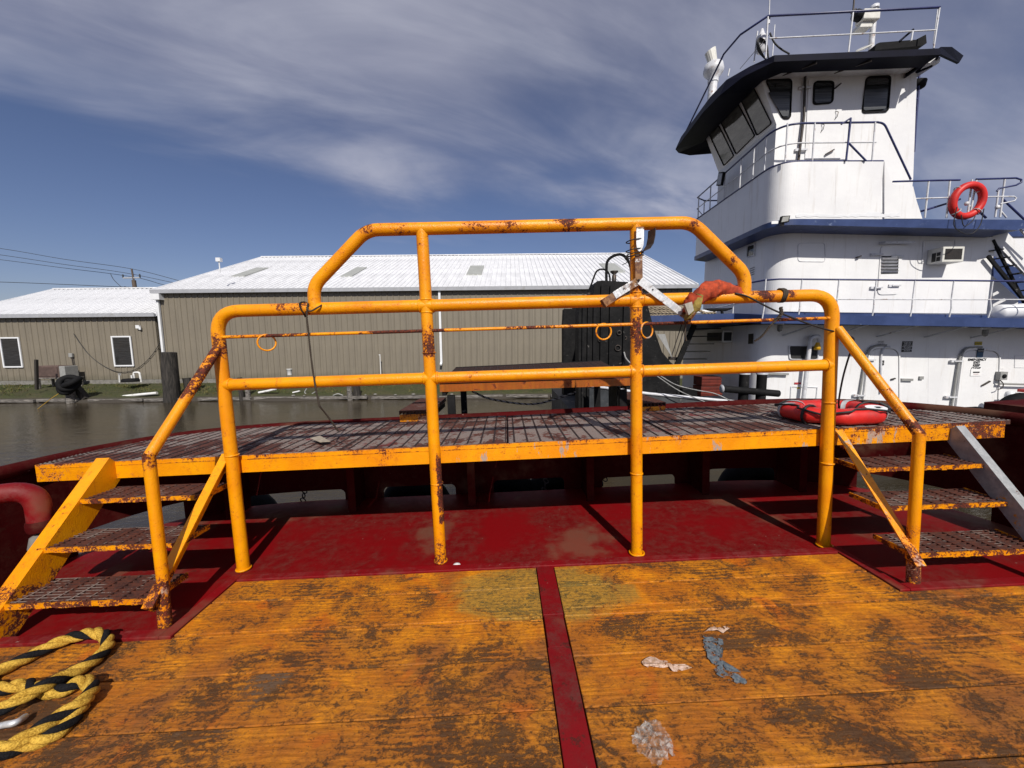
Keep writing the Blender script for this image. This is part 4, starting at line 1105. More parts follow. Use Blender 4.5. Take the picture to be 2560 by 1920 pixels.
# ---- galvanised three-armed hook bracket tied to the third post
br = thing('hook_bracket', 'galvanised three armed bracket lashed to the third post', 'bracket', by(1597, 680, RY-.07), BM)
yb_ = RY-.062
def flat(pts, w_, name, th=.006, m='galvanised_steel', wear=None, parent=br):
    mb = MB()
    for a, b_ in zip(pts, pts[1:]): mb.bar(a, b_, th, w_, up=V(0, 1, 0).cross((Vector(b_)-Vector(a)).normalized()) if abs((Vector(b_)-Vector(a)).normalized().y) < .9 else (0, 0, 1))
    return mb.build(name, parent, m, wear=wear)
def arm(p0, p1, name, w_=.052, y=yb_, y1=None, wear=None):
    a, b_ = by(*p0, y), by(*p1, y if y1 is None else y1)
    d_ = (b_-a).normalized(); sd = V(0, 1, 0).cross(d_).normalized()*w_/2; th = V(0, .007, 0)
    n = 8; mb = MB()
    for i in range(n):
        p, q = a.lerp(b_, i/n), a.lerp(b_, (i+1)/n); mb.hexa([p-sd, q-sd, q-sd+th, p-sd+th, p+sd, q+sd, q+sd+th, p+sd+th])
    mb.build(name, br, 'galvanised_steel', wear=wear, bevel=.0015); return a, b_
arm((1597, 635), (1598, 713), 'upright_arm', wear=lambda p: 1.6 if p.z < 2.14 or p.z > 2.2 else .7)
a, b_ = arm((1596, 702), (1536, 739), 'left_arm', wear=lambda p: .2)
a2, b2 = arm((1600, 702), (1705, 782), 'right_arm', y=yb_-.002, wear=lambda p: .2)
MB().rev([(.008, 0), (.008, .006), (.003, .008)], by(1597, 700, yb_-.004), axis=(0, -1, 0), seg=10).build('bolt', br, 'dark_metal')
for q in ((1560, 721), (1632, 724)): MB().rev([(.0055, 0), (.0055, .002)], by(*q, yb_-.0035), axis=(0, -1, 0), seg=10).build('bolt_hole', br, 'sign_black')
# hook: band bent from the left arm back towards the camera
def band(path, wdir, w_, name, m='galvanised_steel', wear=None, th=.006):
    P = [Vector(p) for p in path]; wd_ = Vector(wdir).normalized()*w_/2; mb = MB()
    for i in range(len(P)-1):
        d_ = (P[i+1]-P[i]).normalized(); nn = d_.cross(wd_).normalized()*th
        mb.hexa([P[i]-wd_, P[i+1]-wd_, P[i+1]-wd_+nn, P[i]-wd_+nn, P[i]+wd_, P[i+1]+wd_, P[i+1]+wd_+nn, P[i]+wd_+nn])
    mb.build(name, br, m, wear=wear)
dl = (b_-a).normalized(); sd = V(0, 1, 0).cross(dl).normalized()
pp = by(1536, 741, yb_); path = [pp+dl*(.11*math.sin(t_)*1.05)+V(0, -.07*(1-math.cos(t_)), 0) for t_ in [i*math.pi*.62/8 for i in range(9)]]
band(path, sd, .058, 'left_hook', wear=lambda p: .9)
pp = b2; dr = (b2-a2).normalized(); sd2 = V(0, 1, 0).cross(dr).normalized()
path = [pp+dr*(.06*math.sin(t_))+V(0, -.05*(1-math.cos(t_)), 0) for t_ in [i*math.pi*.8/8 for i in range(9)]]
band(path, sd2, .05, 'right_hook', wear=lambda p: .9)
# U shaped top hook: white plate in front, dark inner curve
t0 = by(1600, 573, yb_); 
outl = [by(a, b_, yb_-.005) for a, b_ in ((1591, 567), (1610, 567), (1610, 590), (1609, 612), (1605, 624), (1599, 629), (1593, 624), (1591, 610))]
MB().plate(outl, (0, .006, 0)).build('hook_plate', br, 'galvanised_steel', wear=lambda p: .9 if p.z > 2.39 else -.6)
outl2 = [by(a, b_, yb_+.045) for a, b_ in ((1609, 574), (1628, 574), (1627, 592), (1623, 612), (1616, 624), (1606, 629), (1596, 628))]
path = [by(a, b_, yb_+.02) for a, b_ in ((1629, 574), (1628, 592), (1624, 611), (1616, 623), (1603, 629))]
band(path, (-.35, 1, 0), .075, 'hook_curve', m='dark_metal', th=.005)
for k, (q0, q1) in enumerate((((1574, 605), (1608, 600)), ((1575, 628), (1606, 624)), ((1576, 637), (1609, 633)), ((1577, 645), (1608, 638)))):
    c0 = by((q0[0]+q1[0])/2-5, (q0[1]+q1[1])/2, RY-.018)
    P = [c0+V(math.cos(a)*.056, math.sin(a)*.056, .006*math.cos(a)) for a in [2*math.pi*i/20 for i in range(20)]]
    MB().tube(P, .004, 5, closed=True).build('lashing_wire', br, 'black_cord')
P = smooth_path([by(1577, 640, RY-.05), by(1562, 645, RY-.04), by(1568, 655, RY-.06), by(1556, 662, RY-.06)], 5); MB().tube(P, .003, 5).build('wire_end', br, 'black_cord')

# ---- orange rolled vest lashed beside it
ve = thing('work_vest', 'crumpled orange work vest with yellow and grey strips draped over the rail', 'work vest', by(1770, 745, RY), BM)
def lump(path, rr, seg, seed, amp, flat_=1.):
    rg = random.Random(seed); P = smooth_path(path, 7); n = len(P); rs = []
    for i in range(n):
        t_ = i/(n-1)*(len(rr)-1); k = int(min(t_, len(rr)-2)); rs.append(rr[k]+(rr[k+1]-rr[k])*(t_-k))
    mb = MB().tube(P, .05, seg, rr=rs)
    c = [Vector(p) for p in mb.v]
    for i in range(n):
        for j in range(seg):
            idx = i*seg+j; p = mb.v[idx]; d_ = p-P[i]
            f_ = 1+amp*(math.sin(j*2.1+i*.55)*.5+math.sin(j*4.3-i*.9)*.35+rg.uniform(-.3, .3)); mb.v[idx] = P[i]+d_*f_
    return mb
P = [by(1741, 752, RY-.06), by(1762, 731, RY-.05), by(1790, 722, RY-.02), by(1820, 725, RY+.0), by(1850, 736, RY+.0), by(1862, 741, RY+.0)]
lump(P, [.045, .062, .060, .048, .036, .012], 14, 4, .22).build('orange_roll', ve, 'orange_cloth')
P = [by(1738, 738, RY-.09), by(1727, 760, RY-.085), by(1712, 782, RY-.07)]
lump(P, [.045, .045, .020], 12, 6, .25).build('orange_fold', ve, 'orange_cloth')
P = [by(1748, 738, RY-.10), by(1738, 765, RY-.105), by(1722, 790, RY-.09), by(1712, 800, RY-.08)]
lump(P, [.028, .036, .026, .012], 12, 8, .25).build('yellow_fold', ve, 'yellow_cloth')
mb = MB(); q = [by(a, b_, RY-.145) for a, b_ in ((1712, 760), (1730, 754), (1735, 776), (1722, 788))]; mb.plate(q, (0, .03, 0)); mb.build('reflective_strip', ve, 'grey_cloth', bevel=.006)
P = smooth_path([by(1712, 798, RY-.06), by(1714, 812, RY-.05), by(1713, 835, RY-.05), by(1716, 852, RY-.05)], 5); MB().tube(P, .006, 5).build('tie_string', ve, 'brown_cord')

# ---- cords tied to the railing
P = smooth_path([by(a, b_, RY-.05) for a, b_ in ((770, 758), (767, 790), (771, 830), (776, 880), (784, 940), (795, 1000), (806, 1040), (822, 1090))], 6)
for i, q in enumerate(P): q.y += .7*max(0, (i/len(P)-.75))
t = thing('hanging_string', 'frayed dark string tied to the left rail and hanging to the walkway', 'string', P[0], BM)
rope_strands(P, .0065, t, ['brown_cord']*3, 22, 4)
c0 = by(766, 785, RY)
c0.z = 1.92
P = [c0+V(.012*math.sin(a*2)-.01, math.cos(a)*.052, math.sin(a)*.052) for a in [2*math.pi*i/60*3 for i in range(60)]]
MB().tube(P, .0055, 5).build('knot', t, 'brown_cord')
P = smooth_path([by(766, 768, RY-.06), by(775, 778, RY-.06), by(795, 768, RY-.062), by(802, 764, RY-.05), by(806, 760, RY)], 5); MB().tube(P, .006, 5).build('loop', t, 'brown_cord')
P = smooth_path([by(1838, 733, RY-.045), by(1870, 742, RY-.055), by(1930, 773, RY-.055), by(1990, 798, RY-.05), by(2060, 822, RY-.055), by(2100, 832, RY-.02), by(2125, 840, RY-.05), by(2134, 850, RY+.02), by(2128, 875, RY+.06), by(2118, 905, RY+.10), by(2106, 950, RY+.15), by(2097, 1005, RY+.22), by(2100, 1040, RY+.3)], 6)
t = thing('black_cord', 'black cord running from the orange vest past the right post to the life ring', 'cord', P[0], BM); MB().tube(P, .0062, 6).build('cord', t, 'black_cord')
c0 = by(1952, 755, RY); c0.z = 1.912
t = thing('rope_tie', 'grey brown rope end knotted round the rail left of the right bend', 'rope', c0, BM)
for k in range(3):
    P = [c0+V(.012*k-.012+.004*math.sin(3*a), math.cos(a)*.047, math.sin(a)*.047) for a in [2*math.pi*i/20 for i in range(20)]]
    MB().tube(P, .0062, 6, closed=True).build('turn', t, 'brown_cord')
P = smooth_path([by(1952, 768, RY-.05), by(1953, 785, RY-.05), by(1944, 797, RY-.04)], 5); rope_strands(P, .012, t, ['brown_cord']*3, 20, 5)
P = smooth_path([by(1944, 797, RY-.04), by(1925, 815, RY-.03), by(1905, 840, RY), by(1886, 853, RY+.03)], 5); rope_strands(P, .007, t, ['brown_cord']*3, 20, 5)
for e in ((1932, 800), (1938, 806), (1950, 802)): MB().tube([by(1945, 793, RY-.04), by(*e, RY-.04)], .004, 4).build('frayed_end', t, 'brown_cord')

# ---- thick mooring rope, bottom left
RR = .0275
def rp(L, zl): return [bz(a, b_, z_) for (a, b_), z_ in zip(L, [.04+(q-.04)*.72 for q in zl])]
A1 = [(-110, 1745), (-60, 1712), (0, 1677), (51, 1652), (114, 1621), (165, 1598), (215, 1585), (243, 1583), (264, 1592), (270, 1612), (253, 1636), (215, 1664), (165, 1690), (114, 1714), (63, 1740), (15, 1766), (-30, 1792), (-110, 1830)]
Z1 = [.085]*3+[.085, .09, .10, .11, .11, .10, .085, .085, .09, .11, .14, .14, .12, .1, .09]
A2 = [(-120, 1700), (-50, 1716), (0, 1722), (33, 1717), (63, 1712), (101, 1725), (132, 1730), (162, 1724), (187, 1710), (206, 1702), (222, 1708), (230, 1722), (222, 1738), (203, 1756), (165, 1780), (127, 1803), (90, 1828), (50, 1852), (10, 1870), (-60, 1890)]
Z2 = [.08, .08, .08, .08, .08, .08, .08, .085, .10, .11, .10, .10, .11, .12, .12, .12, .12, .11, .1, .09]
A3 = [(215, 1745), (200, 1772), (180, 1800), (145, 1830), (105, 1850), (60, 1862), (15, 1880), (-60, 1905)]
Z3 = [.07, .075, .075, .075, .075, .075, .08, .08]
t = thing('mooring_rope', 'thick black and yellow twisted rope looped on the planks at lower left', 'rope', bz(150, 1750, .04), BM)
for L_, Z_ in ((A1, Z1), (A2, Z2), (A3, Z3)):
    rope_strands(smooth_path(rp(L_, Z_), 8), RR, t, ['rope_yellow', 'rope_yellow', 'rope_black'], 5.3, 12, sag=.60)
# ---- litter on the planks
def scrap(pts, name, label, cat, m, z=.046, th=.002, curl=.0):
    rg = random.Random(len(label)); q_ = []
    for (a, b_), (c_, d_) in zip(pts, pts[1:]+pts[:1]):
        q_ += [(a, b_), (a+(c_-a)*.35+rg.uniform(-4, 4), b_+(d_-b_)*.35+rg.uniform(-3, 3)), (a+(c_-a)*.7+rg.uniform(-4, 4), b_+(d_-b_)*.7+rg.uniform(-3, 3))]
    P = [bz(a, b_, z+rg.uniform(0, curl)) for a, b_ in q_]
    c = sum(P, Vector())/len(P); mb = MB(); n = len(P); c.z += curl*.8
    mb.add(P+[c]+[p-V(0, 0, th) for p in P], [(i, (i+1) % n, n) for i in range(n)]+[(i, n+1+i, n+1+(i+1) % n, (i+1) % n) for i in range(n)])
    return solo(mb, name, label, cat, m, c, BM)
scrap([(1758, 1588), (1778, 1592), (1806, 1598), (1808, 1615), (1798, 1640), (1806, 1652), (1826, 1662), (1850, 1676), (1868, 1705), (1860, 1710), (1835, 1704), (1800, 1690), (1785, 1672), (1775, 1650), (1762, 1625)], 'blue_tape', 'curved blue grey strip of worn tape stuck to the planks', 'tape', 'tape_blue')
scrap([(1604, 1655), (1625, 1641), (1650, 1650), (1690, 1663), (1712, 1660), (1730, 1668), (1700, 1678), (1680, 1676), (1672, 1666), (1620, 1668)], 'paper_scrap', 'pale torn paper scrap on the planks left of the blue tape', 'paper scrap', 'flake_pale', curl=.006)
scrap([(1760, 1580), (1785, 1566), (1800, 1572), (1812, 1564), (1824, 1570), (1808, 1582), (1790, 1574)], 'pale_flake', 'small pale paper flake above the blue tape', 'paper scrap', 'flake_pale', curl=.004)
rg = random.Random(3)
# crumpled clear wrapper
mb = MB(); n = 13; O = bz(1630, 1862, .045); gr = {}
for i in range(n):
    for j in range(n):
        u_, v_ = i/(n-1)-.5, j/(n-1)-.5; gr[i, j] = len(mb.v)
        mb.v.append(O+V((u_+v_*.25)*.15+rg.uniform(-.006, .006), (v_-u_*.1)*.17+rg.uniform(-.006, .006), .006+abs(rg.gauss(0, .012))*(1-abs(u_)*1.2)))
for i in range(n-1):
    for j in range(n-1):
        if abs(i-6)+abs(j-6) > 8+rg.choice((-1, 0)): continue
        mb.f.append([gr[i, j], gr[i+1, j], gr[i+1, j+1], gr[i, j+1]]); mb.m.append(0); mb.sm.append(False)
solo(mb, 'plastic_wrapper', 'crumpled clear plastic wrapper on the planks near the bottom', 'plastic wrapper', 'clear_plastic', O, BM)
p = bz(1142, 1413, .02); solo(MB().rev([(.028, 0), (.024, .008), (.008, .013)], p, seg=14), 'small_white_object', 'small white object on the red deck edge beside the second post', 'foam scrap', 'sign_white', p, BM)  # small white object of unidentified kind
P = [bz(a, b_, .075) for a, b_ in ((-10, 1815), (20, 1806), (45, 1802), (55, 1812), (30, 1822))]
solo(MB().tube(smooth_path([bz(-30, 1822, .07), bz(10, 1812, .075), bz(40, 1806, .08), bz(62, 1792, .06)], 4), .013, 8), 'wrench', 'dull grey metal tool lying among the rope loops', 'tool', 'galvanised_steel', P[0], BM)
p = bz(1700, 1700, .04)
P = [bz(a, b_, .90) for a, b_ in ((775, 1096), (800, 1090), (826, 1104), (800, 1106))]
solo(MB().plate(P, (0, 0, .004)), 'leaf_litter', 'pale dry leaf lying on the walkway grating under the string', 'leaf', 'leaf_pale', P[0], BM)

@mat('blind_grey')
def f(g):
    c = g.co(); n = g.noise(g.map(c, scale=(.4, .4, 14)), 2.0, 3)
    g.out(g.mix(g.step(n, .4, .6), (.045, .048, .052), (.085, .088, .09)), .25)
@mat('front_glass')
def f(g):
    c = g.co(); n = g.noise(g.map(c, scale=(1, 1, 4)), 3, 4, .6, 1.)
    g.out(g.mix(g.step(n, .4, .6), (.075, .076, .070), (.125, .125, .115)), .06, 0)  # lifted glass tone stands in for the cabin ceiling reflected in the panes
# ================================================================== THE WHITE TOWBOAT ALONGSIDE
YN = 9.85      # side walls
YB = 9.0       # first deck edge
YU = 9.2       # second deck edge and the bulwark over it
tg = thing('towboat', 'white towboat with blue trim, tall wheelhouse and black push knees moored alongside', 'towboat', (9, 11.5, 0))
def zline(p, q, Y):
    a, b_ = wy(*p, Y), wy(*q, Y); k = (b_.z-a.z)/(b_.x-a.x)
    return lambda x: a.z+k*(x-a.x)
def wallbox(plan, z0f, z1f, name, m='white_boat_paint', smooth=False, parent=tg, mb=None, th=None):
    P = [Vector(p) for p in plan]
    lo = [V(p.x, p.y, z0f(p.x)) for p in P]; hi = [V(p.x, p.y, z1f(p.x)) for p in P]
    mb = mb or MB(); mb.loft(lo, hi, smooth=False)
    return mb.build(name, parent, m)
YP_ = 14.6     # port side
def plan_house(x0, x1, yn, yf, r):
    return fillet([V(x1, yn, 0), V(x0, yn, 0), V(x0, yf, 0)], r, 18)+[V(x1, yf, 0)]
zd1b = zline((1924, 806), (2560, 813), YB)      # underside edge of deck 1 band
zd1t = zline((1924, 785), (2560, 796), YB)
zd2b = zline((1990, 562), (2540, 575), YU); zd2t = zline((1990, 547), (2540, 549), YU)
X1 = wy(1895, 930, YN).x; X2 = wy(1936, 680, YN).x; X2e = wy(2481, 660, YN).x
zmain = lambda x: .95
wallbox(plan_house(X1, 16, YN, 14.2, .45), zmain, lambda x: zd1b(x)-.0, 'main_deckhouse')
wallbox(plan_house(X2, X2e, YN, 13.4, .55), lambda x: zd1t(x)-.03, lambda x: zd2b(x)+.02, 'upper_deckhouse')
# hull and main deck
mb = MB(); hp = [V(1.6, 9.6, 0), V(3.0, 8.75, 0), V(6, 8.62, 0), V(17, 8.62, 0), V(17, 15.4, 0), V(1.6, 15.4, 0)]
mb.loft([p+V(0, 0, -.6) for p in hp], [p+V(0, 0, .92) for p in hp]); mb.build('hull', tg, 'grey_hull')
mb = MB(); zc_ = zline((1620, 985), (1900, 1010), 8.62)
for a, b_ in zip([V(1.9, 9.35, 0), V(3.1, 8.70, 0), V(6.2, 8.60, 0)], [V(3.1, 8.70, 0), V(6.2, 8.60, 0), V(7.0, 8.60, 0)]):
    mb.hexa([a+V(0, 0, .92), b_+V(0, 0, .92), b_+V(0, .04, .92), a+V(0, .04, .92), V(a.x, a.y, zc_(a.x)), V(b_.x, b_.y, zc_(b_.x)), V(b_.x, b_.y+.04, zc_(b_.x)), V(a.x, a.y+.04, zc_(a.x))])
mb.build('hull_bulwark', tg, 'grey_hull')
mb = MB().tube([V(1.9, 9.35, zc_(1.9)), V(3.1, 8.70, zc_(3.1)), V(6.2, 8.6, zc_(6.2)), V(7, 8.6, zc_(7))], .035, 8); mb.build('bulwark_cap', tg, 'white_rail_paint')
# deck 1: fascia band and plate (walkway round the house, narrower foredeck running to the knees)
YF = 10.1
xk = wy(1868, 790, YF).x
zf = zline((1608, 790), (1860, 783), YF)
d1 = [V(17, YB, 0), V(6.35, YB, 0), V(5.95, YB+.25, 0), V(5.75, YF-.05, 0)]
d1 += [V(2.9, YF, 0), V(2.4, YF+.4, 0), V(2.4, 14.0, 0), V(17, 14.8, 0)]
zt1 = lambda p: (zd1t(p.x) if p.x > 5.9 else zf(p.x))
mb = MB(); lo = [V(p.x, p.y, zt1(p)-.21 if p.x > 5.7 else zt1(p)-.2) for p in d1]; hi = [V(p.x, p.y, zt1(p)) for p in d1]
mb.loft(lo, hi); mb.build('first_deck', tg, 'blue_boat_paint')
mb = MB(); q0 = V(X2+.25, YN-.02, 0); 
mb.hexa([V(X2+.3, YN-.03, zd1t(X2)), V(X2e, YN-.03, zd1t(X2e)), V(X2e, YN+.02, zd1t(X2e)), V(X2+.3, YN+.02, zd1t(X2)), V(X2+.3, YN-.03, zd1t(X2)+.13), V(X2e, YN-.03, zd1t(X2e)+.13), V(X2e, YN+.02, zd1t(X2e)+.13), V(X2+.3, YN+.02, zd1t(X2)+.13)]); mb.build('blue_skirting', tg, 'blue_boat_paint')
# underside brackets of deck 1
for k, x in enumerate([6.9, 8.1, 9.3, 10.5, 11.7]):
    mb = MB().bar((x, YN-.01, zd1b(x)-.28), (x+.25, YB+.08, zd1b(x)-.02), .035, .035); mb.build('deck_bracket', tg, 'white_rail_paint')
# deck 2 band
XB = wy(1945, 548, YU).x-.02; XF = 6.10
d2 = fillet([V(11.75, YU, 0), V(XF, YU, 0), V(XF, 13.15, 0)], .55, 16)+[V(XF+.4, 13.3, 0), V(11.75, 13.6, 0)]
e0 = [V(p.x, p.y, zd2b(p.x)) for p in d2]; e1 = [V(p.x, p.y, zd2t(p.x)) for p in d2]
mb = MB().loft(e0, e1); mb.build('second_deck', tg, 'blue_boat_paint')
pe = wy(2548, 575, YU); mb = MB(); mb.hexa([V(11.76, YU+.02, zd2b(11.7)+.02), V(12.35, YU+.05, zd2t(12)-.10), V(12.35, 11.5, zd2t(12)-.10), V(11.76, 11.5, zd2b(11.7)+.02), V(11.76, YU+.02, zd2t(11.7)-.001), V(12.35, YU+.05, zd2t(12)), V(12.35, 11.5, zd2t(12)), V(11.76, 11.5, zd2t(11.7)-.001)]); mb.build('deck_tail', tg, 'blue_boat_paint')
# bulwark over deck 2 (thin curved wall)
zbt = zline((1966, 403.5), (2211, 403), YU)
pa = fillet([V(wy(2211, 403, YU).x, YU+.012, 0), V(XF+.012, YU+.012, 0), V(XF+.012, 13.1, 0)], .55, 18)
mb = MB()
zfr = lambda y: zbt(6.3)-.02*(y-9.5)
for a, b_ in zip(pa, pa[1:]):
    for_z = lambda p: zbt(max(p.x, 6.3)) if p.y < 9.5 else zfr(p.y)
    d_ = (b_-a).normalized(); nn = V(d_.y, -d_.x, 0)*.05
    nn = V(-d_.y, d_.x, 0)*-.05 if V(-d_.y, d_.x, 0).dot(V(9, 12, 0)-a) < 0 else V(-d_.y, d_.x, 0)*.05
    z0a, z0b = zd2t(a.x)+.001, zd2t(b_.x)+.001
    mb.hexa([V(a.x, a.y, z0a), V(b_.x, b_.y, z0b), V(b_.x, b_.y, z0b)+nn, V(a.x, a.y, z0a)+nn, V(a.x, a.y, for_z(a)), V(b_.x, b_.y, for_z(b_)), V(b_.x, b_.y, for_z(b_))+nn, V(a.x, a.y, for_z(a))+nn])
mb.build('upper_bulwark', tg, 'white_boat_paint')
q = [wy(a, b_, YU+.012) for a, b_ in ((2211, 403), (2229, 458), (2236, 462), (2283, 466), (2291, 500), (2306, 546.5), (2211, 546.5))]
MB().plate(q, (0, .05, 0)).build('bulwark_wing', tg, 'white_boat_paint')
P = [V(p.x, p.y+(.02 if p.y < 9.5 else 0), (zbt(max(p.x, 6.3)) if p.y < 9.5 else zfr(p.y))+.015) for p in pa]
MB().tube(P, .022, 6).build('bulwark_cap_rail', tg, 'blue_rail_paint')
# handrail over the bulwark
def at(px, py): return wy(px, py, YU+.03)
zr_ = zline((1966, 308), (2188, 305), YU+.03)
xe_ = wy(2196, 305, YU+.03).x
top = [V(p.x, p.y+.03, (zr_(max(p.x, 6.3)))-(.055*(p.y-9.3) if p.y > 9.3 else 0)) for p in pa if p.x < xe_]
top = [V(xe_, YU+.04, zr_(xe_))]+top
tail = fillet([wy(2277, 449, YU+.03), wy(2210, 307, YU+.03), top[0]+V(-.1, 0, 0)], .25, 6)
far = [V(XF-.0, 13.1, top[-1].z), V(XF+.35, 13.35, top[-1].z-.02), V(XF+1.2, 13.35, top[-1].z-.02)]
ur = MB().tube(tail[:-1]+top+far[1:], .022, 6).build('upper_handrail', tg, 'blue_rail_paint')
mid = [p-V(0, 0, .5*(p.z-(zbt(max(p.x, 6.3)) if p.y < 9.5 else zfr(p.y)))) for p in top]
MB().tube(mid+[far[1]-V(0, 0, .5), far[2]-V(0, 0, .5)], .015, 6).build('mid_rail', ur, 'white_rail_paint')
def stan(x, y, z0, z1, par, r=.018, m='white_rail_paint'): MB().tube([V(x, y, z0), V(x, y, z1)], r, 6).build('stanchion', par, m)
for px in (1966, 2034, 2120, 2184):
    x = wy(px, 355, YU+.03).x; stan(x, YU+.03, zbt(x), zr_(x), ur)
for y in (9.75, 10.2, 10.75, 11.5, 12.3, 13.05): stan(XF+.02, y, zfr(y), zr_(6.3)-.055*(y-9.3), ur)
for (x, y) in ((XF+.35, 13.35), (XF+.8, 13.35)): stan(x, y, zfr(13), top[-1].z-.02, ur)
# gate brace on the handrail
mb = MB().tube([wy(2115, 403, YU-.02), wy(2127, 295, YU-.02)], .022, 6); mb.tube([wy(2127, 295, YU-.02), wy(2103, 311, YU-.02)], .018, 6); mb.tube([wy(2122, 358, YU-.02), wy(2165, 402, YU-.02)], .02, 6); mb.build('gate_brace', ur, 'blue_rail_paint')

# wheelhouse
XW0 = wy(1941, 311, YN).x; XWt = wy(1896, 198, YN).x
YWf = 12.45
zk = wy(1941, 311, YN).z; zw = wy(1896, 185, YN).z
ztop = lambda x: zw+.03*(x-6)
xr0, xr1 = wy(2292, 180, YN).x, wy(2283, 445, YN).x
def ws(x, y, z): return V(x, y, z)
near = [V(XW0, YN, zd2t(6.4)), V(xr1, YN, zd2t(9.8)), V(xr1, YN, wy(2283, 445, YN).z), V(xr0, YN, ztop(xr0)), V(XWt, YN, ztop(XWt)), V(XW0, YN, zk)]
mb = MB().loft(near, [V(p.x, YWf, p.z) for p in near]); wh = mb.build('wheelhouse', tg, 'white_boat_paint')
# side windows
def window(poly, par, r=.10, Y=YN, pane='window_glass', fr='black_rubber', name='window', w_=.035, dirv=(0, -1, 0)):
    dv = Vector(dirv); O = rpoly(poly, r, 5); I = shrink(O, w_)
    mb = MB().ring([p-dv*.005 for p in O], [p-dv*.005 for p in I], dv*.03); f_ = mb.build(name, par, fr)
    mb = MB().plate([p+dv*.004 for p in I], -dv*.02); mb.build('pane', f_, pane); return f_
def wpx(pts, Y=YN): return [wy(a, b_, Y) for a, b_ in pts]
w1 = window(wpx([(1911, 198), (1980, 197), (1976, 298), (1956, 299)]), tg, .12)
w2 = window(wpx([(2034, 203), (2085, 203), (2082, 259), (2031, 263)], YN-.03), tg, .10, YN-.03)
w3 = window(wpx([(2164, 192), (2227, 189), (2220, 281), (2153, 284)]), tg, .10)
# blinds behind: lighter lower curtain, set as a thin sheet on the glass
for q in ([(1920, 230), (1975, 229), (1972, 289), (1958, 292)], [(2037, 222), (2080, 221), (2078, 252), (2036, 255)], [(2162, 224), (2220, 220), (2215, 272), (2159, 276)]):
    P = [wy(a, b_, YN-.040) for a, b_ in q]; MB().plate(rpoly(P, .05), (0, .004, 0)).build('blind', tg, 'blind_grey')
# raked front windows, on the sloping front plane
fn = V(-(zw-zk), 0, -(XW0-XWt)).normalized()
def frontpt(px, py, off=0.):
    d_ = Vector(ray(WF, px, py)); e = V(0, 0, H); A_ = V(XW0, YN, zk)+fn*off; t_ = (A_-e).dot(fn)/d_.dot(fn); return e+d_*t_
for q in ([(1853, 246), (1882, 214), (1928, 307), (1893, 336)], [(1805, 307), (1845, 260), (1886, 338), (1841, 383)], [(1775, 337), (1798, 315), (1834, 388), (1810, 412)]):
    P = [frontpt(a, b_) for a, b_ in q]
    c_ = sum(P, Vector())/4; P = [c_+(p-c_)*1.06 for p in P]; O = rpoly(P, .05, 4); I = shrink(O, .025)
    mb = MB().ring([p-fn*.01 for p in O], [p-fn*.01 for p in I], fn*.035); f_ = mb.build('front_window', tg, 'black_rubber')
    MB().plate([p+fn*.006 for p in I], -fn*.012).build('pane', f_, 'front_glass')
# visor roof
ZR = wy(1936, 138, 9.1).z
vz = lambda x: ZR+.030*(x-5.8)
def rz(px, py): 
    p = wz(px, py, ZR); return p
vp = [V(wy(2352, 118, 9.1).x, 9.1, 0), V(wy(1936, 138, 9.1).x, 9.1, 0), V(5.45, 9.42, 0), V(5.16, 9.85, 0), V(5.10, 10.5, 0), V(5.2, 12.4, 0), V(5.45, 12.85, 0), V(5.9, 13.05, 0), V(wy(2352, 118, 9.1).x, 13.05, 0)]
cxy = V(8, 11.1, 0)
ti = [V(p.x, p.y, vz(p.x)) for p in vp]
drop = [.13 if i in (0, 1, 8) else .24 for i in range(len(vp))]
low = []
for i, p in enumerate(vp):
    o_ = V(0, 0, 0)
    if i in (2, 3, 4, 5): o_ = V(-.16, -.04 if i < 4 else 0, 0)
    if i in (6, 7): o_ = V(-.1, .06, 0)
    low.append(V(p.x+o_.x, p.y+o_.y, vz(p.x)-drop[i]-(.12 if i in (3, 4, 5) else 0)))
inn = [cxy+(Vector((p.x, p.y, 0))-cxy)*.80 for p in vp]
inn = [V(max(p.x, XWt+.0) if i not in (0, 8) else vp[0].x-.05, min(max(p.y, YN-.35), 12.75), vz(p.x)-.12) for i, p in enumerate(inn)]
mb = MB(); n = len(vp); mb.loft(low, ti, capA=False)
vs = low+inn; mb.add(vs, [(i, n+i, n+(i+1) % n, (i+1) % n) for i in range(n)]); mb.build('visor', tg, 'navy_paint')
mb = MB(); core = [V(xr0+.15, YN-.36, 0), V(XWt-.1, YN-.36, 0), V(XWt-.42, YN+.0, 0), V(XWt-.42, 12.5, 0), V(xr0+.15, 12.8, 0)]
mb.loft([V(p.x, p.y, ztop(p.x)-.02) for p in core], [V(p.x, p.y, vz(p.x)-.04) for p in core]); mb.build('roof_soffit', tg, 'white_boat_paint')
pe0, pe1 = wy(2350, 118, 9.12), wy(2352, 140, 9.12)
q0 = [wy(2352, 117, 9.15), wy(2380, 117, 9.5), wy(2409, 139, 10.2), wy(2398, 157, 10.2), wy(2349, 134, 9.15)]
MB().plate(q0, (0, .05, 0)).build('visor_wing', tg, 'navy_paint')
for x in (6.5, 7.7):
    mb = MB().bar((x+.25, 9.14, vz(x)-.16), (x-.15, YN-.02, ztop(x)-.10), .03, .03); mb.build('soffit_brace', tg, 'dark_metal')
mb = MB()
for a, b_ in (((2330, 143), (2290, 181)), ((2345, 140), (2330, 165)), ((2330, 165), (2292, 181))): mb.tube([wy(*a, 9.4), wy(*b_, 9.7)], .025, 6)
mb.build('visor_stay', tg, 'navy_paint')
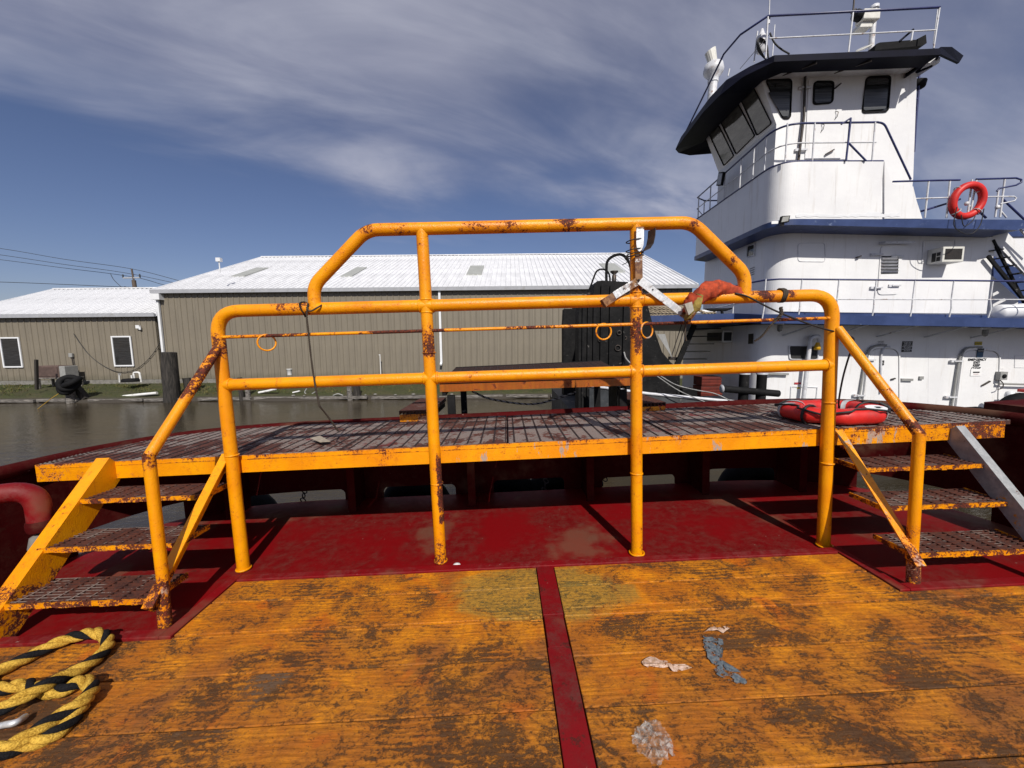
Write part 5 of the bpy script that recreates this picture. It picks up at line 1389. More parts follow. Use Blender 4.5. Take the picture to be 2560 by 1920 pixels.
# roof rail
rr_ = MB(); zt2 = lambda x: wy(1922, 40, 9.25).z+.028*(x-5.7)
rA = [V(wy(2350, 18, 9.25).x, 9.25, 0), V(wy(1920, 40, 9.25).x, 9.25, 0), V(5.38, 9.75, 0), V(5.25, 10.2, 0), V(5.35, 12.6, 0)]
rA = [V(p.x, p.y, zt2(p.x)) for p in rA]; rA[0].z = wy(2350, 18, 9.25).z; rA[1].z = wy(1920, 40, 9.25).z
rA[3].z -= .1; rA[4].z = vz(5.3)+.08
rr = MB().tube(rA, .024, 6).build('roof_rail', tg, 'blue_rail_paint')
MB().tube([wy(1923, 96, 9.25), wy(2341, 75, 9.25)], .015, 6).build('mid_rail', rr, 'white_rail_paint')
for a, b_ in (((1920, 42), (1914, 146)), ((2133, 28), (2121, 131)), ((2349, 20), (2334, 121)), ((2282, 78), (2278, 102))):
    MB().tube([wy(*a, 9.25), wy(*b_, 9.25)], .018, 6).build('stanchion', rr, 'white_rail_paint')
for a, b_, Y in (((1894, 78), (1885, 155), 9.7), ((1824, 172), (1820, 190), 10.3), ((1937, 62), (1931, 140), 12.5), ((2344, 24), (2333, 110), 12.3)):
    MB().tube([wy(*a, Y), wy(*b_, Y)], .016, 6).build('stanchion', rr, 'white_rail_paint')
an = MB().tube([wy(1926, -80, 9.3), wy(1923, 40, 9.3)], .012, 5); an.tube([wy(1923, 40, 9.3), wy(1921, 60, 9.3)], .03, 6); an.build('whip_antenna', tg, 'white_rail_paint')
mb = MB(); mb.tube([wy(2137, -20, 9.3), wy(2131, 50, 9.3)], .018, 6); mb.tube([wy(2128, 34, 9.3), wy(2140, 22, 9.3)], .02, 5); mb.build('antenna', tg, 'dark_metal')
# searchlight cluster, coil, horn box
hd = MB(); p = wy(1904, 92, 9.6); hd.rev([(.06, -.35), (.10, -.3), (.10, 0), (.06, .05), (.03, .16)], p, seg=12); hd.build('horn_housing', tg, 'white_rail_paint')
mb = MB()
for k in range(5):
    c_ = wy(1906+k, 118+k*3, 9.45); mb.torus(c_, .16+.012*k, .010, (.35+.1*k, -1, .1*k), 24, 5, sy=1.25)
mb.build('cable_coil', tg, 'black_cord')
P = smooth_path([wy(1925, 82, 9.4), wy(1935, 105, 9.4), wy(1952, 122, 9.4), wy(1974, 135, 9.4)], 5); MB().tube(P, .018, 5).build('roof_cable', tg, 'black_cord')
P = [wy(1925, 84, 9.4), wy(1850, 172, 9.6)]; MB().tube(P, .008, 4).build('stay_wire', tg, 'wire_dark')
# radar mast (left, in front of the visor) with scanner
rm = MB(); A_ = wy(1779, 235, 11.8); B2 = wy(1783, 195, 11.8); rm.tube([A_-V(0, 0, .5), B2], .12, 12); rm.rev([(.14, -.12), (.14, 0), (.22, .08), (.26, .14), (.27, .20), (.26, .24), (.24, .34), (.12, .42)], B2, seg=24); mm = rm.build('radar_mast', tg, 'white_rail_paint')
c_ = wy(1780, 148, 11.8); mb = MB(); mb.loft([c_+V(.11*math.cos(a)+.05, .12*math.sin(a), -.18) for a in [2*math.pi*i/16 for i in range(16)]], [c_+V(.14*math.cos(a)-.06, .13*math.sin(a), .22+.08*math.cos(a)) for a in [2*math.pi*i/16 for i in range(16)]]); mb.build('scanner', mm, 'ac_cream')
# mast with camera lamp and black raft cover on the roof
mb = MB().tube([wy(2177, 128, 9.9), wy(2186, 22, 9.9)], .06, 10); mb.rev([(.09, 0), (.09, .06), (.03, .10)], wy(2186, 22, 9.9), seg=10); ms = mb.build('light_mast', tg, 'white_rail_paint')
c_ = wy(2168, 44, 9.75); mb = MB(); mb.box(c_-V(.18, .12, .11), c_+V(.20, .12, .11)); mb.build('lamp_body', ms, 'ac_cream', bevel=.02)
MB().rev([(.10, 0), (.11, .03), (.11, .18), (.08, .22)], c_-V(.02, .0, -.02)+V(-.12, 0, 0), axis=(-1, -.3, 0), seg=14).build('lamp_barrel', ms, 'black_rubber')
mb = MB(); q = wpx([(2150, 67), (2157, 52), (2184, 50), (2180, 66)], 9.7); mb.plate(q, (0, .25, 0)); mb.build('lamp_hood', ms, 'ac_cream')
q = [wy(a, b_, 9.6) for a, b_ in ((2187, 126), (2190, 110), (2200, 106), (2290, 99), (2315, 86), (2317, 108), (2305, 114), (2200, 124))]; mb = MB().plate(q, (0, .7, 0)); mb.build('roof_cover', tg, 'black_rubber', bevel=.02)
MB().tube([wy(2248, 104, 9.6), wy(2283, 74, 9.6)], .025, 6).build('wiper_arm', tg, 'navy_paint')
MB().rev([(.02, 0), (.14, .02), (.15, .04)], wy(2160, 124, 9.7), axis=(-.5, -.5, 1), seg=14).build('dish', tg, 'ac_cream')
# ladder behind the wheelhouse
P = [(2298, 180), (2296, 230), (2290, 300), (2285, 380)]
ld = MB().tube([wy(a, b_, 10.0) for a, b_ in P], .025, 6).build('aft_ladder', tg, 'blue_rail_paint')
for (a, b_) in (((2284, 251), (2293, 246)), ((2283, 283), (2291, 280)), ((2282, 315), (2288, 313))): MB().tube([wy(*a, 10.0), wy(*b_, 10.0)], .016, 5).build('rung', ld, 'blue_rail_paint')
MB().rev([(.02, -.12), (.16, -.08), (.18, .05), (.10, .10), (.02, .12)], wy(2292, 212, 10.1), seg=12).build('horn', tg, 'black_rubber')
# wheelhouse door lines, pipe, handles
q = wpx([(2020, 186), (2106, 184), (2100, 400), (2010, 402)], YN); mb = MB().ring([p-V(0, .0, 0) for p in q], shrink(q, .03), (0, -.025, 0)); 
dr = MB().plate(shrink(q, .02), (0, -.022, 0)).build('door', tg, 'white_boat_paint', bevel=.008)
mb = MB().tube([wy(2013, 186, YN-.06), wy(2010, 290, YN-.06), wy(1996, 402, YN-.06)], .028, 8); mb.build('conduit', tg, 'dark_metal')
def handle(px, py, par, L=.12, ang=.4, Y=YN):
    p = wy(px, py, Y-.06); mb = MB().bar(p, p+V(L*math.cos(ang), 0, L*math.sin(ang)), .035, .03); mb.tube([p+V(0, .06, 0), p], .015, 6); mb.build('handle', par, 'dark_metal')
handle(2085, 374, dr, -.22, .5); handle(2090, 219, dr, .14, .7)
def hinge(px, py, par, Y=YN):
    p = wy(px, py, Y-.05); mb = MB().box(p-V(.02, .02, .018), p+V(.19, .02, .018)); mb.box(p-V(.09, .0, .03), p+V(.02, .05, .03)); mb.build('hinge', par, 'white_rail_paint')
hinge(1998, 374, dr); hinge(2008, 219, dr)
for px, py in ((2090, 288), (2055, 320)):
    p = wy(px, py, YN-.03); MB().tube([p+V(-.02, 0, .09), p+V(.02, -.04, .05), p+V(.0, -.04, -.05), p+V(-.02, 0, -.09)], .008, 5).build('grab_loop', tg, 'dark_metal')
# flood lights and small light on band
def flood(px, py, Y, w_=.22, h=.17, tilt=.3):
    p = wy(px, py, Y); mb = MB(); q = [p+V(-w_/2, 0, -h/2), p+V(w_/2, 0, -h/2+.02), p+V(w_/2+.04, .03, h/2+.01), p+V(-w_/2+.05, .03, h/2)]
    mb.plate(q, (0, .06, 0)); f_ = mb.build('flood_light', tg, 'black_rubber', bevel=.01)
    MB().plate([v_+V(0, -.004, 0) for v_ in shrink(q, .03)], (0, .003, 0)).build('lens', f_, 'lamp_glass'); MB().box(p+V(-.03, .05, -.12), p+V(.03, .12, .02)).build('bracket', f_, 'dark_metal')
flood(1962, 548, YU-.10, .20, .16)
p = V(XF-.08, 12.2, 0); p = wx(1799, 449, XF-.08); mb = MB(); q = [p+V(-.04, -.16, -.22), p+V(.0, .18, -.10), p+V(.04, .16, .26), p+V(0, -.18, .14)]; mb.plate(q, (.08, .02, 0)); f_ = mb.build('flood_light', tg, 'black_rubber', bevel=.01); MB().plate([v_+V(-.006, 0, 0) for v_ in shrink(q, .04)], (.005, 0, 0)).build('lens', f_, 'lamp_glass')
q = wpx([(1929, 553), (1946, 552), (1946, 559), (1929, 560)], YU-.016); MB().plate([p for p in q], (0, .012, 0)).build('label_plate', tg, 'sign_white')

# upper deckhouse details
q = wpx([(1994, 608), (2062, 607), (2063, 655), (1994, 654)], YN); O = rpoly(q, .08); MB().ring([p for p in O], shrink(O, .012), (0, -.012, 0)).build('access_panel', tg, 'white_rail_paint')
# louvred door
q = wpx([(2201, 614), (2256, 612), (2246, 736), (2192, 737)], YN); O = rpoly(q, .12); dr2 = MB().plate(O, (0, -.02, 0)).build('door', tg, 'white_boat_paint', bevel=.008)
for k in range(5):
    a, b_ = wy(2206, 644+k*8.2, YN-.05), wy(2245, 644+k*8.2, YN-.05); mb = MB().hexa([a+V(0, .03, -.045), b_+V(0, .03, -.045), b_+V(0, .035, -.045), a+V(0, .035, -.045), a+V(0, -.03, 0), b_+V(0, -.03, 0), b_+V(0, .03, .01), a+V(0, .03, .01)]); mb.build('louvre', dr2, 'white_rail_paint')
q = wpx([(2204, 640), (2247, 640), (2245, 684), (2203, 685)], YN-.025); MB().plate(q, (0, .003, 0)).build('louvre_opening', dr2, 'black_grille')
a, b_ = wy(2197, 610, YN-.001), wy(2269, 609, YN-.001); MB().hexa([a+V(0, -.18, -.02), b_+V(0, -.18, -.02), b_+V(0, 0, -.02), a+V(0, 0, -.02), a+V(0, -.18, .02), b_+V(0, -.18, .02), b_+V(0, 0, .04), a+V(0, 0, .04)]).build('drip_hood', dr2, 'white_rail_paint')
for px, py in ((2188, 636), (2240, 640), (2187, 719), (2232, 714)): hinge(px, py, dr2)
text('lettering', 'VENT\nROOM', dr2, 'dark_metal', wy(2233, 619, YN-.024), (1, 0, 0), (0, 0, 1), .05) if False else None
handle(2145, 643, tg, .08, .4)
# window air conditioner
def window_ac(x0, x1, z0, z1, dep, Y, par=tg, dirx=None, cream='ac_cream'):
    mb = MB().box((x0, Y-dep, z0), (x1, Y-.002, z1)); a = mb.build('air_conditioner', par, cream, bevel=.012)
    mb = MB().box((x0+.05, Y-dep-.008, z0+.06), (x1-.06, Y-dep-.001, z1-.05)); mb.build('grille', a, 'black_grille')
    for k in range(12): 
        zz_ = z0+.075+k*(z1-z0-.14)/11; 
        if k == 0: mbb = MB()
        mbb.box((x0+.06, Y-dep-.013, zz_-.004), (x1-.07, Y-dep-.009, zz_+.004))
    mbb.build('grille_fins', a, 'dark_metal')
    for (y0, y1, c0, c1) in ((.05, .13, .10, .24), (.05, .13, .26, .38), (.15, .24, .10, .38)):
        s_ = (z1-z0)/.46; mb = MB().box((x0-.006, Y-dep+y0, z0+c0*s_-.04), (x0-.0005, Y-dep+y1, z0+c1*s_-.05)); mb.build('side_vent', a, 'black_grille')
    return a
p0, p1 = wy(2355, 655, YN-.36), wy(2413, 616, YN-.36)
window_ac(p0.x, p1.x, p0.z, p1.z, .36, YN)
q = wpx([(2307, 602), (2387, 601), (2387, 655), (2303, 659)], YN); MB().ring(q, shrink(q, .015), (0, -.015, 0)).build('ac_surround', tg, 'white_rail_paint')
# front face of the upper deckhouse: small window and notices
def fx(pts, X): return [wx(a, b_, X) for a, b_ in pts]
q = fx([(1869, 614), (1889, 608), (1888, 640), (1867, 645)], X2); mb = MB().ring(q, shrink(q, .04), (-.03, 0, 0)); f_ = mb.build('window', tg, 'white_rail_paint'); MB().plate([v_+V(-.004, 0, 0) for v_ in shrink(q, .04)], (.003, 0, 0)).build('pane', f_, 'window_glass')
q = fx([(1872, 670), (1888, 667), (1887, 694), (1871, 697)], X2-.006); f_ = MB().plate(q, (.005, 0, 0)).build('notice', tg, 'sign_white')
for k in range(4):
    c0 = q[3].lerp(q[0], .2+.2*k); MB().bar(c0+V(-.004, -.05, .02), c0+V(-.004, -.26, .03), .03, .004, up=(1, 0, 0)).build('notice_line', f_, 'ac_grey')

# weld seams and peeling edge on the plating
for px, y0, y1, nm in ((2115, 572, 694, 'plate_seam'), (2290, 572, 780, 'plate_seam'), (2090, 420, 540, 'plate_seam'), (2322, 836, 1030, 'plate_seam'), (2075, 830, 1000, 'plate_seam')):
    YY = YU+.012 if y0 == 420 else YN
    a, b_ = wy(px, y0, YY), wy(px-2, y1, YY); MB().bar(a+V(0, -.001, 0), b_+V(0, -.001, 0), .010, .004, up=(0, 1, 0)).build(nm, tg, 'white_boat_paint')
rg = random.Random(21); n = 26; P = []
for i in range(n+1): P.append(wy(1990+(2250-1990)*i/n, 539-rg.uniform(0, 7)-(3 if i > 14 else 0), YU+.006))
for i in range(n, -1, -1): P.append(wy(1990+(2250-1990)*i/n, 541.5+rg.uniform(-1, 2), YU+.006))
mb = MB()
for i in range(n): mb.hexa([P[2*n+1-i], P[2*n-i], P[2*n-i]+V(0, .007, 0), P[2*n+1-i]+V(0, .007, 0), P[i], P[i+1], P[i+1]+V(0, .007, 0), P[i]+V(0, .007, 0)])
mb.build('peeling_paint', tg, 'white_trim')
# first deck rail
def deck_rail():
    zt = zline((1879, 697), (2560, 703), YB+.06); zm = zline((1912, 748), (2560, 749), YB+.06)
    xA = wy(1840, 696, YB+.06).x
    r_ = MB().tube([V(17, YB+.06, zt(17)), V(6.2, YB+.06, zt(6.2)), V(5.95, YB+.25, zt(6)), V(5.8, YB+.9, zt(6)), V(5.8, 11.4, zt(6)-.03)], .02, 6).build('deck_handrail', tg, 'blue_rail_paint')
    MB().tube([V(17, YB+.06, zm(17)), V(6.2, YB+.06, zm(6.2)), V(5.95, YB+.25, zm(6)), V(5.8, YB+.9, zm(6)), V(5.8, 11.4, zm(6)-.03)], .014, 6).build('mid_rail', r_, 'white_rail_paint')
    rg = random.Random(4)
    for px in (1912, 2002, 2094, 2187, 2283, 2380, 2477, 2575):
        x = wy(px, 745, YB+.06).x; a, b_, c_ = V(x-.03, YB+.06, zd1t(x)-.1), V(x+rg.uniform(-.02, .03), YB+.05, (zd1t(x)+zm(x))/2), V(x, YB+.06, zt(x))
        MB().tube([a, b_, V(x-.01, YB+.06, zm(x)), c_], .016, 6).build('stanchion', r_, 'white_rail_paint')
    for y in (10.2, 11.3): MB().tube([V(5.8, y, zf(5.6)), V(5.8, y, zt(6)-.02)], .016, 6).build('stanchion', r_, 'white_rail_paint')
deck_rail()
# second deck rails aft
zq = 0
def rail_px(segs, name, r, m, Y, par=tg):
    mb = MB()
    for s_ in segs: mb.tube([wy(a, b_, Y) for a, b_ in s_], r, 6)
    return mb.build(name, par, m)
ar = rail_px([[(2232, 454), (2340, 451), (2400, 450)], [(2440, 448), (2510, 446), (2540, 445), (2553, 449), (2553, 456), (2540, 463), (2498, 471), (2492, 478)]], 'aft_handrail', .02, 'blue_rail_paint', YU+.05)
rail_px([[(2277, 497), (2370, 494)], [(2465, 492), (2535, 491), (2541, 495), (2536, 502), (2500, 510)]], 'mid_rail', .015, 'white_rail_paint', YU+.05, ar)
for a, b_ in (((2322, 452), (2312, 545)), ((2375, 451), (2366, 545)), ((2430, 449), (2418, 545)), ((2441, 449), (2424, 545)), ((2512, 447), (2500, 543)), ((2496, 476), (2488, 543))):
    rail_px([[a, b_]], 'stanchion', .02, 'white_rail_paint', YU+.06, ar)
rail_px([[(2441, 466), (2452, 480)], [(2422, 513), (2438, 532)], [(2500, 525), (2516, 544)]], 'rail_brace', .018, 'white_rail_paint', YU+.08, ar)
rail_px([[(2300, 529), (2370, 508), (2400, 498)], [(2440, 520), (2465, 545)], [(2507, 498), (2560, 548), (2620, 605)]], 'diagonal_rail', .024, 'blue_rail_paint', YU+.3, ar)
for px, py in ((2434, 459), (2417, 509), (2494, 518)): MB().rev([(.0, -.03), (.045, -.02), (.045, .02), (0.001, .03)], wy(px, py, YU), axis=(0, 1, 0), seg=10).build('shackle', ar, 'white_rail_paint')
# life ring hanging on the aft rail
c_ = wy(2419, 502, YU-.02); t = thing('life_ring', 'faded red life ring hanging on the upper rail of the white boat', 'life ring', c_)
mb = MB().torus(c_, .335, .076, (0, 1, .12), 40, 12, sy=.98); mb.build('ring', t, 'ring_red')
for k in range(4):
    a = R(45+90*k); MB().torus(c_+V(math.cos(a)*.335, 0, math.sin(a)*.335), .080, .012, (-math.sin(a), 0, math.cos(a)), 18, 5).build('band', t, 'ring_band_grey')
P = smooth_path([c_+V(-.32, -.08, -.16), c_+V(-.34, -.08, -.55), c_+V(-.15, -.09, -.72), c_+V(.08, -.09, -.75), c_+V(.25, -.09, -.55), c_+V(.30, -.08, -.20)], 6); MB().tube(P, .010, 5).build('grab_line', t, 'black_cord')
P = smooth_path([c_+V(-.2, -.08, -.33), c_+V(-.12, -.09, -.58), c_+V(.05, -.09, -.48), c_+V(.12, -.08, -.36)], 6); MB().tube(P, .010, 5).build('tangled_line', t, 'black_cord')

# stairs at the far right and enclosure
st = MB(); 
def sbar(a, b_, Y, w_=.24, d_=.05): p, q = wy(*a, Y), wy(*b_, Y); return MB().bar(p, q, d_, w_, up=(0, 0, 1))
sc = sbar((2488, 582), (2600, 700), 9.9, .36, .06).build('aft_stair', tg, 'white_boat_paint')
sbar((2470, 640), (2600, 800), 9.75, .07, .05).build('near_stringer', sc, 'black_steel')
sbar((2482, 600), (2600, 835), 9.85, .06, .04).build('cross_brace', sc, 'black_steel')
MB().plate(wpx([(2484, 640), (2600, 700), (2600, 900), (2484, 790)], 11.0), (0, .05, 0)).build('painted_shade_panel', sc, 'blue_boat_paint')  # blue sheet puts the bluish shade behind the stairs into colour
for k in range(8):
    a, b_ = (2484+k*16, 626+k*20), (2520+k*16, 620+k*20)
    p, q = wy(*a, 9.78), wy(*b_, 10.4); MB().bar(p, q, .2, .03).build('tread', sc, 'black_steel')
MB().tube([wy(2540, 560, 9.6), wy(2620, 660, 9.6)], .024, 6).build('stair_rail', sc, 'white_rail_paint')
p = wy(2520, 584, 12.); mb = MB(); mb.box((p.x, 12., 3.3), (p.x+1.25, 14, p.z-.1)); mb.build('stair_enclosure', tg, 'white_boat_paint')
mb = MB(); mb.box((p.x-.3, 11.95, p.z-.099), (p.x+1.4, 14, p.z+.1)); mb.build('enclosure_roof', tg, 'blue_boat_paint')
q = wpx([(2482, 690), (2545, 745), (2545, 775), (2482, 775)], 10.3); MB().plate(q, (0, .05, 0)).build('stair_panel', tg, 'white_boat_paint')
mb = MB(); q = [(2482, 690), (2600, 800), (2600, 815), (2482, 705)]; 
# life raft canister
p = wy(2488, 780, 9.40); mb = MB().rev([(.02, -.0), (.15, .03), (.175, .10), (.18, .55), (.195, .56), (.195, .62), (.18, .63), (.18, 1.2)], p+V(0, 0, 0), axis=(1, 0, 0), seg=24)
solo(mb, 'life_raft_canister', 'white ribbed life raft canister beside the aft stairs of the white boat', 'life raft canister', 'white_trim', p)

# main deckhouse side details: doors, signs, lamps
def wtdoor(pts, hinges, par=tg, r=.25):
    O = rpoly(wpx(pts, YN), r, 6)
    d_ = MB().ring(O, shrink(O, .045), (0, -.05, 0)).build('door', par, 'white_boat_paint')
    I = shrink(O, .07); MB().plate(I, (0, -.035, 0)).build('door_leaf', d_, 'white_boat_paint', bevel=.01)
    for h in hinges: hinge(*h, d_, YN-.02)
    return d_
d1_ = wtdoor([(2170, 866), (2246, 867), (2246, 1035), (2150, 1035)], [(2170, 900), (2144, 989)])
d2_ = wtdoor([(2404, 869), (2497, 873), (2490, 1060), (2380, 1060)], [(2388, 903), (2374, 993)])
for d_, pts in ((d1_, [(2141, 1035), (2166, 884), (2180, 865), (2216, 863)]), (d2_, [(2372, 1060), (2399, 892), (2414, 869), (2455, 868)])):
    P = fillet([wy(a, b_, YN-.045) for a, b_ in pts], .16, 8); MB().tube(P, .024, 8).build('shadow_grey_jamb', d_, 'ac_grey')  # grey tube gives the left door jamb its shadowed tone by colour
handle(2238, 946, d1_, -.1, .25); handle(2475, 953, d2_, -.22, .55)
for px, py in ((2252, 949),): 
    p = wy(px, py, YN-.03); mb = MB().bar(p, p+V(.30, 0, -.01), .05, .06); mb.build('grab_plate', tg, 'ac_grey')
p = wy(2300, 944, YN-.04); MB().box(p+V(0, 0, -.05), p+V(.1, .04, .03)).build('lug', tg, 'ac_grey')
q = wpx([(2211, 873), (2211, 903), (2204, 903), (2204, 873)], YN-.06)
P = fillet([wy(2201, 983, YN-.06), wy(2203, 885, YN-.06), wy(2209, 869, YN-.06), wy(2225, 867, YN-.06)], .12); MB().tube(P, .025, 6).build('door_seam_pipe', tg, 'white_rail_paint')
# signs
def sign(x0, y0, x1, y1, m, name='sign', skew=0, Y=YN-.012):
    a, b_ = wy(x0, y1, Y), wy(x1, y0, Y); mb = MB().box((a.x, Y, a.z), (b_.x, Y+.008, b_.z)); return mb.build(name, tg, m), V((a.x+b_.x)/2, Y-.003, (a.z+b_.z)/2), (b_.x-a.x), (b_.z-a.z)
def lab(par, c, body, size, m='sign_white', sp=.92, bold=0.): return text('lettering', body, par, m, c, (1, 0, 0), (0, 0, 1), size, space=sp, bold=bold)
s_, c_, w_, h_ = sign(2254, 853, 2282, 880, 'sign_black'); lab(s_, c_, 'WORK VEST\nSTEEL TOE\nHARD HAT &\nSAFETY GLASSES\nREQUIRED\nWHILE WORKING\nON DECK', .036, sp=1.0, bold=.0004)
s_, c_, w_, h_ = sign(2442, 871, 2460, 893, 'sign_blue', Y=YN-.055)
MB().box(c_-V(w_/2, .002, -h_*.05), c_+V(w_/2, -.003, h_/2)).build('header', s_, 'sign_black'); lab(s_, c_+V(0, -.004, .05), 'NOTICE', .04)
s_, c_, w_, h_ = sign(2437, 854, 2456, 863, 'sign_yellow'); lab(s_, c_, 'CAUTION', .035, 'dark_metal')
lab(d2_, wy(2442, 910, YN-.043), 'EMERGENCY\nEXIT\nKEEP\nCLEAR', .082, 'sign_black', bold=.003, sp=.9)
s_, c_, w_, h_ = sign(2426, 922, 2455, 940, 'sign_white', Y=YN-.048); MB().box(c_-V(w_*.3, .002, .01), c_+V(w_*.3, -.002, .02)).build('red_bar', s_, 'sign_red'); lab(s_, c_+V(0, -.001, -.045), 'FIRE DOOR', .025, 'sign_red')
lab(tg, wy(2202, 857, YN-.012), 'DANGER\nWATCH\nYOUR STEP', .038, 'sign_black', sp=.9)
s_, c_, w_, h_ = sign(2200, 901, 2211, 913, 'sign_black', Y=YN-.05); lab(s_, c_, 'NO\nSMOKING', .022)
s_, c_, w_, h_ = sign(1986, 956, 2003, 961, 'sign_red'); s_, c_, w_, h_ = sign(1993, 968, 2001, 972, 'sign_yellow')
# square opening, pipe with yellow fitting, recess panel
q = wpx([(1972, 865), (2043, 866), (2042, 898), (1975, 897)], YN-.004); O = rpoly(q, .05); o_ = MB().plate(O, (0, .003, 0)).build('dark_opening', tg, 'black_grille'); MB().ring(O, shrink(O, -.03), (0, -.03, 0)).build('rim', o_, 'white_rail_paint')
P = fillet([wy(2008, 1002, YN-.15), wy(2026, 848, YN-.15), wy(2036, 841, YN-.15), wy(2048, 841, YN-.15), wy(2049, 856, YN-.15)], .16); MB().tube(P, .05, 10).build('vent_pipe', tg, 'white_rail_paint')
MB().rev([(.035, .04), (.05, 0), (.07, -.07), (.075, -.14), (.04, -.15)], wy(2044, 860, YN-.2), seg=14).build('alarm_bell', tg, 'lamp_yellow')
for px, py in ((1950, 812), (2464, 824)):
    p = wy(px, py, YN-.45); l_ = MB().rev([(.085, 0), (.085, -.04), (.055, -.05)], p+V(0, 0, .05), seg=14).build('bulkhead_lamp', tg, 'white_rail_paint')
    MB().rev([(.05, 0), (.055, -.08), (.045, -.14), (.015, -.17)], p, seg=12).build('lamp_glass', l_, 'lamp_glass')
    for k in range(4): MB().torus(p-V(0, 0, .03+.035*k), .06-.004*k, .005, (0, 0, 1), 14, 4).build('guard_ring', l_, 'dark_metal')
q = wpx([(1976, 966), (2043, 968), (2040, 1000), (1974, 1000)], YN); MB().ring(q, shrink(q, .02), (0, -.02, 0)).build('hatch_frame', tg, 'white_rail_paint')
p = wy(1914, 933, YN-.06); MB().bar(p, p+V(.58, 0, -.03), .06, .05).build('grab_plate', tg, 'ac_grey')
# phone box, hose and pipe on the right
p = wy(2504, 940, YN-.1); b_ = MB().box(p-V(.09, .05, .10), p+V(.09, .09, .11)).build('call_box', tg, 'ac_grey'); MB().rev([(.05, 0), (.05, .02), (.01, .03)], p+V(.0, -.05, 0), axis=(0, -1, 0), seg=12).build('dial', b_, 'black_rubber')
P = smooth_path([wy(2500, 950, YN-.14), wy(2508, 960, YN-.14), wy(2505, 970, YN-.14), wy(2494, 974, YN-.14)], 5); MB().tube(P, .012, 5).build('hose', tg, 'dark_metal')
MB().tube([wy(2497, 959, YN-.12), wy(2600, 962, YN-.12)], .025, 8).build('grab_bar', tg, 'ac_grey')
s_, c_, w_, h_ = sign(2497, 917, 2511, 922, 'sign_white')
q = wpx([(2536, 888), (2590, 890), (2590, 920), (2535, 919)], YN); MB().ring(q, shrink(q, .012), (0, -.01, 0)).build('access_panel', tg, 'white_rail_paint')
p = wy(2524, 990, YN-.5); MB().rev([(.02, .12), (.07, .10), (.09, .02), (.09, -.04)], p, seg=14).build('deck_lamp', tg, 'white_trim'); MB().box(p+V(.09, -.02, -.06), p+V(.36, .1, .07)).build('junction_box', tg, 'ac_grey', bevel=.01)
MB().box(p+V(.30, -.03, .09), p+V(.55, .1, .16)).build('red_light', tg, 'ring_red')

# front of the main deckhouse: air conditioner, notice, ladder to the foredeck
a_, c_ = wx(1790, 856, X1), wx(1834, 826, X1)
mb = MB().box((X1-.3, c_.y, a_.z), (X1-.002, a_.y, c_.z)); a2_ = mb.build('air_conditioner', tg, 'ac_cream', bevel=.012)
MB().box((X1-.31, c_.y+.05, a_.z+.05), (X1-.302, a_.y-.05, c_.z-.05)).build('grille', a2_, 'black_grille'); MB().box((X1-.27, c_.y-.006, a_.z+.05), (X1-.05, c_.y-.001, c_.z-.05)).build('side_vent', a2_, 'black_grille')
q = fx([(1871, 835), (1883, 834), (1882, 859), (1870, 860)], X1-.008); f_ = MB().plate(q, (.006, 0, 0)).build('notice', tg, 'sign_black')
YL = 10.6
a, b_ = (1736, 812), (1692, 912)
ld = MB().bar(wy(*a, YL), wy(1690, 918, YL), .05, .14).build('foredeck_ladder', tg, 'black_steel')
for k in range(6):
    px, py = 1736-k*8.5, 822+k*19; p = wy(px, py, YL); MB().box(p+V(.02, -.02, -.015), p+V(.72, .16, .015)).build('rung', ld, 'black_steel')
for dx in (-14, -4): MB().tube([wy(1722+dx, 800, YL-.2), wy(1690+dx, 900, YL-.2)], .014, 5).build('ladder_rail', ld, 'dark_metal')
MB().tube([wy(1682, 892, 10.9), wy(1681, 900, 10.9)], .12, 10).build('coiled_hose', tg, 'dark_metal')
# push knee (black) and its partner behind
YK = 9.75
knz = lambda px, py: wy(px, py, YK)
kn = MB(); prof = [knz(1447, 1060), knz(1447, 790), knz(1450, 741), knz(1470, 741), knz(1484, 741), knz(1486, 712), knz(1492, 703), knz(1505, 701), knz(1570, 705), knz(1598, 712), knz(1612, 735), knz(1634, 820), knz(1655, 880), knz(1676, 905), knz(1700, 925), knz(1700, 1060)]
for p in prof:
    if p.z < 1.0: p.z = -.3
k_ = kn.plate(prof, (0, .55, 0)).build('push_knee', tg, 'black_steel', bevel=.02)
for px, ww in ((1455, .05), (1468, .05), (1482, .06), (1500, .05), (1522, .07), (1556, .05)):
    a, b_ = knz(px, 735 if px < 1484 else 712), knz(px-1, 905); b_.z = .2; MB().box((b_.x, YK-.06, b_.z), (b_.x+ww, YK-.001, a.z-.02)).build('knee_rib', k_, 'black_steel')
MB().plate([p+V(.1, 3.6, 0) for p in prof], (0, .5, 0)).build('push_knee', tg, 'black_steel')
for px, py, r_ in ((1548, 832, .05), (1545, 870, .07), (1563, 845, .04), (1500, 850, .04)): MB().torus(wy(px, py, YK-.03), r_, .012, (0, 1, 0), 14, 5).build('eye_ring', k_, 'dark_metal')
P = smooth_path([wy(1560, 880, YK-.1), wy(1565, 896, YK-.15), wy(1580, 912, YK-.2), wy(1600, 930, YK-.3)], 5); MB().tube(P, .02, 6).build('pale_hose', k_, 'rope_grey')
MB().rev([(.055, 0), (.055, .14), (.03, .16), (.10, .22), (.10, .25), (.02, .26)], wy(1535, 703, YK+.2), seg=14).build('vent_cap', k_, 'dark_metal')
def hose(pts, r): MB().tube(smooth_path([wy(a, b_, YK+.1) for a, b_ in pts], 6), r, 8).build('arched_hose', k_, 'black_rubber')
hose([(1516, 704), (1516, 680), (1518, 655), (1530, 642), (1548, 636), (1562, 641), (1572, 655), (1577, 672), (1581, 706)], .035)
